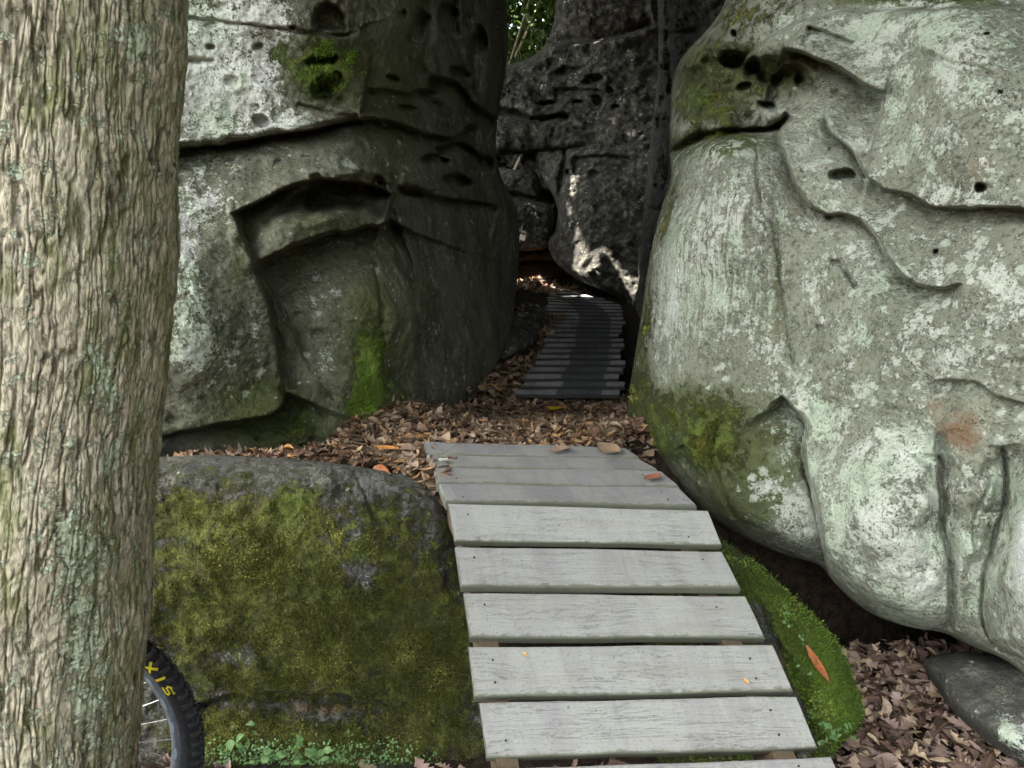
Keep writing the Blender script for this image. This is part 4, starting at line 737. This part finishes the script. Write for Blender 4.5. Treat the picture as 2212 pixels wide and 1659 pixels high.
def stem(name, pts, r0, r1, mat, parent, n=10):
    pts = np.array(pts, float); V = []; Q = []; m = len(pts)
    for i, p in enumerate(pts):
        t = pts[min(i + 1, m - 1)] - pts[max(i - 1, 0)]; t = t / (np.linalg.norm(t) + 1e-9); a = np.cross(t, [.3, .9, .1]); a /= np.linalg.norm(a); b = np.cross(t, a); r_ = r0 + (r1 - r0) * i / (m - 1)
        for k in range(n): an = 2 * math.pi * k / n; V.append(p + (a * math.cos(an) + b * math.sin(an)) * r_)
    for i in range(m - 1):
        for k in range(n): Q.append((i * n + k, i * n + (k + 1) % n, (i + 1) * n + (k + 1) % n, (i + 1) * n + k))
    nv = len(V); at = {'hgt': np.full(nv, .8), 'moss': np.full(nv, .3), 'lichen': np.full(nv, .2)} if mat is M_bark else None
    return mesh_obj(name, V, Q, mat, parent, at)
stem('trunk', [(-5.2, 4.6, -.1), (-5.1, 4.7, 3), (-5.2, 4.9, 6), (-5., 5.2, 8)], .22, .1, M_bark, tr2)

stem('trunk', [(5.2, -1.6, -.1), (5.1, -1.5, 3), (4.8, -1.2, 6), (4.2, -1., 7.5)], .24, .1, M_bark, tr3)
# foliage seen through the gap, top of the passage
M_bush = leaf_mat('sunlit evergreen leaves', [(0, (.035, .07, .012)), (.5, (.07, .13, .02)), (1, (.15, .24, .04))], .35, .4)
for (c_, r_, n_, lab) in (((.25, 11.8, 4.6), 1.5, 2600, 'glossy evergreen shrub seen through the gap above the dark block'), ((-.2, 14.5, 4.6), 2.9, 26000, 'denser green shrub behind the glossy one above the passage')):
    sb = empty('shrub', (c_[0], c_[1], 0)); tag(sb, lab, 'shrub')
    crown('foliage', c_, r_, n_, .17, M_bush, sb, 1., rc, kinds=('lance',))
    for k in range(4):
        a = rc.random(3) - .5; stem('stem', [(c_[0] + a[0], c_[1] + .2, 0), (c_[0] + a[0] * 2, c_[1], 2.4), (c_[0] + a[1] * 2.5, c_[1] + a[2], c_[2] + .5)], .05, .015, M_bark, sb, 7)


# ------------------------------------------------------------------ bicycle behind the trunk
def flat(name, col, rough=.6, metal=0.):
    m, nt, b = newmat(name, rough); n = N(nt); co = n.coord(); c = n.mix(n.ss(n.noise(co, 60, 5, .7), .42, .68, 0, .5), col, tuple(min(1, x * 1.6 + .02) for x in col)); n.link(c, b.inputs['Base Color']); b.inputs['Metallic'].default_value = metal; return m
M_rub = flat('black rubber', (.022, .022, .026), .7); M_knob = flat('worn rubber', (.05, .05, .055), .85); M_yel = flat('yellow print', (.75, .62, .03), .6); M_rim = flat('grey alloy', (.22, .24, .28), .45, .3); M_steel = flat('steel', (.5, .5, .5), .3, .9); M_frame = flat('dark frame paint', (.03, .05, .09), .35)
def torus(name, c, R_, r_, mat, parent, n=120, m=16, flatten=1.):
    V = []; Q = []
    for i in range(n):
        a = 2 * math.pi * i / n
        for k in range(m):
            b = 2 * math.pi * k / m; rr = R_ + r_ * math.cos(b); V.append((c[0] + rr * math.cos(a), c[1] + r_ * flatten * math.sin(b), c[2] + rr * math.sin(a)))
    for i in range(n):
        for k in range(m): Q.append((i * m + k, i * m + (k + 1) % m, ((i + 1) % n) * m + (k + 1) % m, ((i + 1) % n) * m + k))
    return mesh_obj(name, V, Q, mat, parent)
bc = depth_pt(130, 1625, 2.07); bc = np.array([bc[0], bc[1], .372])
bike = empty('bicycle', (bc[0] - .5, bc[1], 0)); tag(bike, 'mountain bike behind the tree trunk, front tyre with yellow letters showing', 'bicycle')
MAJ, MIN = .3425, .0265
def wheel(c, lettered):
    wh = empty('wheel', tuple(c)); wh.parent = bike; wh.matrix_parent_inverse = bike.matrix_world.inverted(); bpy.context.view_layer.update()
    ty = torus('tyre', c, MAJ, MIN, M_rub, wh, 160, 18)
    V = []; Q = []; o = 0
    nk = 84
    for row, (ph, wd, ln, hg) in enumerate(((0, .010, .012, .0042), (.48, .008, .012, .0042), (-.48, .008, .012, .0042), (.98, .009, .013, .0045), (-.98, .009, .013, .0045))):
        for i in range(nk):
            a0 = 2 * math.pi * (i + .5 * (row % 2) + (.25 if row == 0 else 0)) / nk; da = ln / .74 * 1.0
            for (q, h) in ((1, -.002), (.78, hg)):
                for (sa, sp) in ((-1, -1), (1, -1), (1, 1), (-1, 1)):
                    a = a0 + sa * da * q; p = ph + sp * wd * q / MIN * .9; rr = MAJ + (MIN + h) * math.cos(p); V.append((c[0] + rr * math.cos(a), c[1] + (MIN + h) * math.sin(p), c[2] + rr * math.sin(a)))
            Q += [(o, o + 1, o + 5, o + 4), (o + 1, o + 2, o + 6, o + 5), (o + 2, o + 3, o + 7, o + 6), (o + 3, o, o + 4, o + 7), (o + 4, o + 5, o + 6, o + 7)]; o += 8
    mesh_obj('tread', V, Q, M_knob, ty, None, False)
    V = []; Q = []; m = 0; prof = [(.318, -.013), (.318, .013), (.306, .014), (.292, .006), (.292, -.006), (.306, -.014)]
    for i in range(120):
        a = 2 * math.pi * i / 120
        for (r_, y_) in prof: V.append((c[0] + r_ * math.cos(a), c[1] + y_, c[2] + r_ * math.sin(a)))
    for i in range(120):
        for k in range(6): Q.append((i * 6 + k, i * 6 + (k + 1) % 6, ((i + 1) % 120) * 6 + (k + 1) % 6, ((i + 1) % 120) * 6 + k))
    rm = mesh_obj('rim', V, Q, M_rim, wh)
    if lettered:
        V = []; Q = []; o = 0                    # pale crescents printed on the rim
        for a0 in (33.5, 21, 8, -6, 52, 70):
            for i in range(12):
                t = i / 11; a = math.radians(a0 + 3.5 - 7 * t); wdt = .0042 * math.sin(math.pi * (t * .9 + .05)); 
                for q in (-1, 1): V.append((c[0] + (.305 + q * wdt) * math.cos(a), c[1] - .0150, c[2] + (.305 + q * wdt) * math.sin(a)))
            for i in range(11): Q.append((o + i * 2, o + i * 2 + 1, o + i * 2 + 3, o + i * 2 + 2))
            o += 24
        tag(mesh_obj('rim_print', V, Q, flat('pale print', (.38, .45, .55)), rm, None, False), kind='stuff')
        GL = {'M': [[(0, 0), (0, 1)], [(0, 1), (.5, .35)], [(.5, .35), (1, 1)], [(1, 1), (1, 0)]], 'A': [[(0, 0), (.5, 1)], [(.5, 1), (1, 0)], [(.2, .33), (.8, .33)]], 'X': [[(0, 0), (1, 1)], [(0, 1), (1, 0)]], 'I': [[(.5, 0), (.5, 1)]],
              'S': [[(0, .08), (.75, .05)], [(.75, .05), (1, .25)], [(1, .25), (.85, .5)], [(.85, .5), (.15, .52)], [(.15, .52), (0, .76)], [(0, .76), (.25, .96)], [(.25, .96), (1, .93)]]}
        V = []; Q = []; o = 0; angs = [58.2, 51.8, 45.4, 39.0, 32.6, 26.6]
        for ch, ac in zip('MAXXIS', angs):
            for st in GL[ch]:
                (x0, y0), (x1, y1) = st; Wg, Hg, tk = .0210, .0220, (.0024 if ch == 'S' else .0034); p0 = np.array([x0 * Wg - Wg / 2 + (y0 - .5) * .004, y0 * Hg]); p1 = np.array([x1 * Wg - Wg / 2 + (y1 - .5) * .004, y1 * Hg]); dd = p1 - p0; dd /= np.linalg.norm(dd); nn = np.array([-dd[1], dd[0]]) * tk; p0 = p0 - dd * tk * .7; p1 = p1 + dd * tk * .7
                for i in range(7):
                    p = p0 + (p1 - p0) * i / 6
                    for q in (-1, -.33, .33, 1):
                        g = p + nn * q; r_ = .3300 + g[1]; a = math.radians(ac) - g[0] / .33; y_ = -math.sqrt(max(1e-9, (MIN + .0009) ** 2 - (r_ - MAJ) ** 2)) - .0003
                        V.append((c[0] + r_ * math.cos(a), c[1] + y_, c[2] + r_ * math.sin(a)))
                for i in range(6):
                    for k in range(3): Q.append((o + i * 4 + k, o + i * 4 + k + 1, o + i * 4 + k + 5, o + i * 4 + k + 4))
                o += 28
        mesh_obj('lettering', V, Q, M_yel, ty, None, False)
    V = []; Q = []; o = 0
    for i in range(32):
        a = 2 * math.pi * i / 32; b = a + (.5 if i % 2 else -.5); sy = .03 * (1 if (i // 2) % 2 else -1)
        p0 = np.array([.022 * math.cos(b), sy, .022 * math.sin(b)]); p1 = np.array([.294 * math.cos(a), 0, .294 * math.sin(a)]); t = (p1 - p0) / np.linalg.norm(p1 - p0); s1_ = np.cross(t, [0, 1, 0]); s1_ /= np.linalg.norm(s1_); s2_ = np.cross(t, s1_)
        for p in (p0, p1):
            for k in range(4): V.append(np.array(c) + p + (s1_ * math.cos(k * math.pi / 2) + s2_ * math.sin(k * math.pi / 2)) * .0011)
        for k in range(4): Q.append((o + k, o + (k + 1) % 4, o + 4 + (k + 1) % 4, o + 4 + k))
        o += 8
    mesh_obj('spokes', V, Q, M_steel, wh, None, False)
    stem('hub', [np.array(c) + (0, -.055, 0), np.array(c) + (0, -.035, 0), np.array(c) + (0, .035, 0), np.array(c) + (0, .055, 0)], .02, .02, M_frame, wh, 14)
    return wh
wheel(bc, True); rc_ = bc + np.array([-1.16, 0, 0]); wheel(rc_, False)
def tube(name, a, b, r, mat=None, parent=bike): return stem(name, [a, (np.array(a) + np.array(b)) / 2, b], r, r, mat or M_frame, parent, 12)
hd = bc + np.array([-.28, 0, .50]); ht = bc + np.array([-.33, 0, .60]); bb = bc + np.array([-.72, 0, -.03]); st_ = bc + np.array([-.88, 0, .42])
for sy in (-.065, .065): tube('fork_leg', bc + np.array([0, sy, 0]), bc + np.array([-.25, sy, .44]), .017)
tube('fork_crown', bc + np.array([-.25, -.07, .44]), bc + np.array([-.25, .07, .44]), .02)
tube('frame', bc + np.array([-.25, 0, .44]), ht, .024); tube('frame', hd, bb, .024); tube('frame', ht, st_, .02); tube('frame', bb, st_, .018); tube('frame', bb, rc_ + np.array([0, .06, 0]), .012); tube('frame', st_, rc_ + np.array([0, .06, 0]), .011)
tube('seat_post', st_, st_ + np.array([-.06, 0, .18]), .014); stem('saddle', [st_ + np.array([.10, 0, .20]), st_ + np.array([-.02, 0, .20]), st_ + np.array([-.16, 0, .21])], .022, .065, M_rub, bike, 12)

# ------------------------------------------------------------------ single leaves, seedlings and creepers
bpy.context.view_layer.update()
def hit(objs, px, py):
    best = None
    a, b, c = ray(px, py); d = Vector((float(a), float(b), float(c))).normalized(); o = Vector((0, 0, EYE))
    for ob in objs:
        inv = ob.matrix_world.inverted(); ok, p, nrm, _ = ob.ray_cast(inv @ o, (inv.to_3x3() @ d).normalized())
        if ok:
            p = ob.matrix_world @ p; t = (p - o).length
            if best is None or t < best[0]: best = (t, np.array(p), np.array(nrm))
    return (best[1], best[2]) if best else (None, None)
decks = [o for o in bpy.data.objects if o.name.startswith('deck')]; grd = bpy.data.objects['ground']
def one_leaf(objs, p0, p1, kind, stops, label, wide=1., lift=.008, mat_t=0.):
    """a single leaf lying with its tip and stalk where the photo shows them"""
    a, na = hit(objs, *p0); b_, _ = hit(objs, *p1)
    if a is None or b_ is None: print('leaf miss', label); return
    na = na * np.sign(na[2] + 1e-6) if abs(na[2]) > .2 else na * -np.sign(na[1] + 1e-9)
    L_ = np.linalg.norm(b_ - a); y = (b_ - a) / L_; z = na - y * (na @ y); z /= np.linalg.norm(z); x = np.cross(y, z)
    P, q, uv = TPL[kind]; mid_ = (a + b_) / 2 + z * lift
    V = mid_ + (P[:, 0] * wide * L_)[:, None] * x + (P[:, 1] * L_)[:, None] * y + ((np.abs(P[:, 0]) * .35 + P[:, 1] ** 2 * .25) * L_)[:, None] * z
    o = mesh_obj('fallen_leaf', V, q, leaf_mat('leaf ' + label[:14], stops), None, {'rnd': np.full(len(P), .5), 'luv': uv}); tag(o, label, 'leaf')
def c3(c): return [(0, c), (1, c)]
one_leaf([fb], (1737, 1402), (1788, 1484), 'lance', c3((.62, .19, .07)), 'long orange leaf lying on the bright green slab', .62)
one_leaf([grd], (1172, 862), (1190, 880), 'lance', c3((.65, .50, .04)), 'yellow curled leaf just in front of the inner boardwalk', 1.6, .07)
one_leaf([grd], (1188, 913), (1222, 906), 'broad', c3((.72, .48, .03)), 'bright yellow leaf on brown litter above the ramp top', .8, .06)
one_leaf([grd], (812, 996), (866, 1002), 'lance', c3((.60, .26, .07)), 'large orange brown leaf on the ledge litter', 1.3, .05)
one_leaf([grd, eb], (845, 1012), (890, 1040), 'lance', c3((.42, .15, .06)), 'rust coloured leaf hanging at the ledge rim', .7, .05)
one_leaf(decks, (1392, 1044), (1428, 1030), 'lance', c3((.30, .11, .07)), 'small reddish curled leaf on the third ramp plank', 1.4)
one_leaf(decks, (1185, 984), (1222, 972), 'oak', c3((.33, .22, .16)), 'tan leaf in the middle of the top ramp plank', 1.)
one_leaf(decks, (1298, 986), (1330, 968), 'broad', c3((.40, .28, .18)), 'pale brown leaf on the right end of the top plank', 1.)
one_leaf(decks, (950, 1003), (966, 996), 'broad', c3((.75, .75, .65)), 'tiny white flake on the left end of the second plank', 1.)
one_leaf(decks, (1128, 1412), (1140, 1422), 'broad', c3((.60, .38, .10)), 'tiny yellow fleck on the fourth full plank from the bottom', .6)
one_leaf(decks, (1604, 1470), (1618, 1482), 'broad', c3((.60, .30, .10)), 'tiny orange fleck near the right end of a plank', .6)
M_seed = leaf_mat('pale seedling leaves', [(0, (.13, .26, .09)), (.5, (.20, .36, .14)), (1, (.28, .45, .20))], .5, .25)
def sprig(name, cat, label, obs, pts, size, seedr, group=None, kind='broad'):
    r_ = np.random.default_rng(seedr); ps = []; base = None
    for (x, y) in pts:
        p, nr = hit(obs, x, y)
        if p is not None: ps.append(p + np.array([0, -.015, .01]))
    if not ps: print('sprig miss', label); return
    e = empty(name, tuple(ps[-1])); tag(e, label, cat, group)
    stem('stem', [np.array(p) + (0, .008, -.012) for p in (ps if len(ps) > 1 else [ps[0], ps[0] + np.array([0, 0, .02])])], .0018, .001, M_seed, e, 5)
    P = []; 
    for p in ps:
        for k in range(2 if size > .03 else 3): P.append(p + r_.normal(0, size * .45, 3) * (1, .3, 1))
    leaves('leaves', np.array(P), r_.uniform(.7, 1.1, len(P)) * size, (kind,), .5, M_seed, r=r_, parent=e, curl=.3, normal=np.tile(np.array([[0, -.62, .785]]), (len(P), 1)))
G_ = 'broad leaved seedlings at the foot of the mossy boulder'
for i, (pts, lab) in enumerate(((([(548, 1582), (532, 1598)]), 'tallest pale seedling on the mossy boulder'), (([(520, 1600), (512, 1604)]), 'small seedling left of the tallest pale one'), (([(592, 1622), (590, 1634)]), 'seedling with drooping leaves below the tallest one'),
      (([(634, 1596), (640, 1602)]), 'seedling with one wide oval leaf on the moss'), (([(675, 1625), (692, 1632), (702, 1636)]), 'rightmost seedling with two broad leaves on the moss'), (([(640, 1638), (632, 1642)]), 'little seedling below the one with the oval leaf'))):
    sprig('seedling', 'seedling', lab, [eb], pts, .036, 20 + i, G_)
sprig('creeper', 'creeper', 'fine creeper with tiny round leaves high on the green slab', [fb], [(1693, 1308), (1700, 1325), (1690, 1342), (1700, 1350)], .014, 40)
sprig('creeper', 'creeper', 'string of tiny leaves left of the orange leaf', [fb], [(1728, 1376), (1735, 1395), (1712, 1425), (1722, 1440), (1748, 1452)], .013, 41)
sprig('creeper', 'creeper', 'ivy like creeper at the bottom tip of the green slab', [fb], [(1745, 1540), (1760, 1555), (1775, 1565), (1785, 1575), (1800, 1580), (1790, 1590), (1810, 1585), (1825, 1575), (1830, 1595), (1780, 1600)], .024, 42, None, 'oak')

def twigs(name, region, n, label, z0=floor_z):
    poly = np.array(region, float); lo = poly.min(0); hi = poly.max(0); V = []; Q = []; o = 0
    while n > 0:
        q = lo + rng.random(2) * (hi - lo)
        if not inside(q[:1], q[1:], poly)[0]: continue
        n -= 1; a = rng.random() * 6.28; L = rng.uniform(.04, .20) ** 1.1; r_ = rng.uniform(.0008, .0024); z = float(z0(q[0], q[1])) + rng.uniform(.03, .055); tl = rng.normal(0, .12); bend = rng.normal(0, .15)
        for i in range(4):
            t = i / 3 - .5; aa = a + bend * t; c_ = np.array([q[0] + math.cos(aa) * L * t, q[1] + math.sin(aa) * L * t, z + tl * L * t])
            for k in range(4): V.append(c_ + np.array([-math.sin(a) * math.cos(k * 1.571), math.cos(a) * math.cos(k * 1.571), math.sin(k * 1.571)]) * r_ * (1.2 - i * .25))
        for i in range(3):
            for k in range(4): Q.append((o + i * 4 + k, o + i * 4 + (k + 1) % 4, o + i * 4 + 4 + (k + 1) % 4, o + i * 4 + 4 + k))
        o += 16
    return tag(mesh_obj(name, V, Q, M_beam), label, 'twigs', kind='stuff')
twigs('twigs', [(-1.2, 2.72), (-.3, 2.4), (-.1, 2.85), (.5, 2.95), (.75, 4.4), (0, 4.8), (-.5, 3.2), (-1.1, 2.85)], 420, 'thin dead twigs scattered over the brown litter above the ramp')
twigs('twigs', [(.6, 1.4), (2.2, 1.4), (2.2, 2.7), (1., 2.7)], 220, 'thin twigs among the leaves on the low right ground')
def nails(name, qs, parent):
    V = []; Q = []; o = 0; T = []
    for (a, b, c, d) in qs:
        a, b, c, d = map(np.array, (a, b, c, d)); nr = np.cross(b - a, c - a); nr /= np.linalg.norm(nr); nr *= np.sign(nr[2]); ex = (b - a) / np.linalg.norm(b - a); ey = np.cross(nr, ex)
        for u in (.07, .90):
            for v in (.27, .74):
                p = (a * (1 - u) + b * u) * (1 - v) + (c * (1 - u) + d * u) * v + ex * rng.normal(0, .006) + ey * rng.normal(0, .006)
                for hh_, r_ in ((-.001, .0031), (.0008, .0028)):
                    for q in range(8): V.append(p + nr * hh_ + (ex * math.cos(q * math.pi / 4) + ey * math.sin(q * math.pi / 4)) * r_)
                for q in range(8): Q.append((o + q, o + (q + 1) % 8, o + 8 + (q + 1) % 8, o + 8 + q))
                for q in range(1, 7): T.append((o + 8, o + 8 + q, o + 9 + q))
                o += 16
    return tag(mesh_obj(name, V, Q, flat('rusty nail', (.035, .022, .018), .7, .3), parent, None, False, T), kind='stuff')
nails('nail_heads', quads, rmp)
def vnormals(me):
    a = np.empty(len(me.vertices) * 3, np.float32); me.vertices.foreach_get('co', a); n_ = np.empty(len(me.vertices) * 3, np.float32); me.vertex_normals.foreach_get('vector', n_); return a.reshape(-1, 3), n_.reshape(-1, 3)
M_tuft = leaf_mat('moss tips', [(0, (.04, .05, .010)), (.3, (.085, .098, .016)), (.55, (.135, .148, .022)), (.75, (.11, .088, .026)), (.9, (.24, .26, .045)), (1, (.34, .36, .09))], .9)
M_tuft2 = leaf_mat('bright moss tips', [(0, (.05, .09, .01)), (.4, (.11, .19, .02)), (.8, (.18, .29, .035)), (1, (.28, .40, .07))], .9)
def tufts(ob, n, label, thr, size, mat, r_, sc=13., bounds=None):
    co_, nn_ = vnormals(ob.data); mo_ = np.empty(len(co_), np.float32); ob.data.attributes['moss'].data.foreach_get('value', mo_)
    cl = .5 * fbm(co_ * sc + 5, 4, .6) + .3 * fbm(co_ * sc * 4 + 9, 2)
    d = co_ - np.array([0, 0, EYE]); dist = np.linalg.norm(d, axis=1); face = -(d * nn_).sum(1) / dist; s_ = np.sign(np.median(face)) ; nn_ = nn_ * s_; face = face * s_
    ok = np.where((mo_ + cl > thr) & (face > .02) & (dist < 4.2))[0]
    if len(ok) == 0: return
    i = r_.choice(ok, n); pixel = dist[i] / 803.
    p = co_[i] + r_.normal(0, .006, (n, 3)); nn_ = nn_[i] + r_.normal(0, .55, (n, 3)) + np.array([0, 0, .25]); nn_ /= np.linalg.norm(nn_, axis=1)[:, None]
    t = np.cross(nn_, r_.normal(0, 1, (n, 3))); t /= np.linalg.norm(t, axis=1)[:, None]; h = (size * r_.uniform(.5, 1.3, n))[:, None]
    b0 = p - nn_ * h * .3; V = np.stack([b0 - t * h * .28, b0 + t * h * .28, p + nn_ * h + t * h * r_.uniform(-.4, .4, (n, 1))], 1).reshape(-1, 3)
    rn = np.clip(.5 + .55 * fbm(p * 9, 3) * 1.6 + r_.normal(0, .16, n), 0, 1)
    tag(mesh_obj('moss', V, None, mat, None, {'rnd': np.repeat(rn, 3), 'luv': np.tile([[.5, 0, 0]], (n * 3, 1))}, False, np.arange(n * 3).reshape(-1, 3)), label, 'moss', kind='stuff')
rt = np.random.default_rng(21)
tufts(eb, 110000, 'olive moss tufts covering the low boulder under the ledge', .74, .0055, M_tuft, rt)
tufts(fb, 45000, 'bright green moss pile on the slab beside the ramp', .55, .0065, M_tuft2, rt)
tufts(rb, 22000, 'moss tufts along the lower left edge of the pale boulder', .80, .007, M_tuft, rt)
tufts(cliff, 22000, 'moss tufts in the hollows of the left cliff', .80, .006, M_tuft2, rt)
rr = np.random.default_rng(9); P = []
for k in range(900):
    x = rr.normal(640, 170); y = 1640 - abs(rr.normal(0, 26)) + 10; 
    if x < 400 or x > 960 or y > 1680: continue
    p, nr = hit([eb], x, y)
    if p is not None: P.append(p + np.array([0, -.008, .004]))
P = np.array(P); tag(leaves('ground_cover', P, rr.uniform(.006, .013, len(P)), ('broad',), .5, M_seed, r=rr, curl=.3, normal=np.tile(np.array([[0, -.5, .866]]), (len(P), 1))), 'carpet of tiny round leaves below the seedlings', 'ground cover', kind='stuff')

# ------------------------------------------------------------------ camera and render
cam = bpy.data.cameras.new('camera'); co_ = bpy.data.objects.new('camera', cam); C.objects.link(co_); bpy.context.scene.camera = co_
co_.location = (0, 0, EYE); co_.rotation_euler = (math.radians(90) - TH, 0, 0); cam.sensor_width = 36; cam.lens = 36 * F / 2212; cam.clip_start = .05; cam.clip_end = 3000
sc = bpy.context.scene; sc.view_settings.view_transform = 'Standard'; sc.view_settings.look = 'None'; sc.view_settings.exposure = 3.22; sc.view_settings.gamma = 1
sc.cycles.use_denoising = True; sc.cycles.max_bounces = 6; sc.cycles.diffuse_bounces = 3; sc.cycles.glossy_bounces = 2; sc.cycles.transparent_max_bounces = 4; sc.cycles.caustics_reflective = False; sc.cycles.caustics_refractive = False
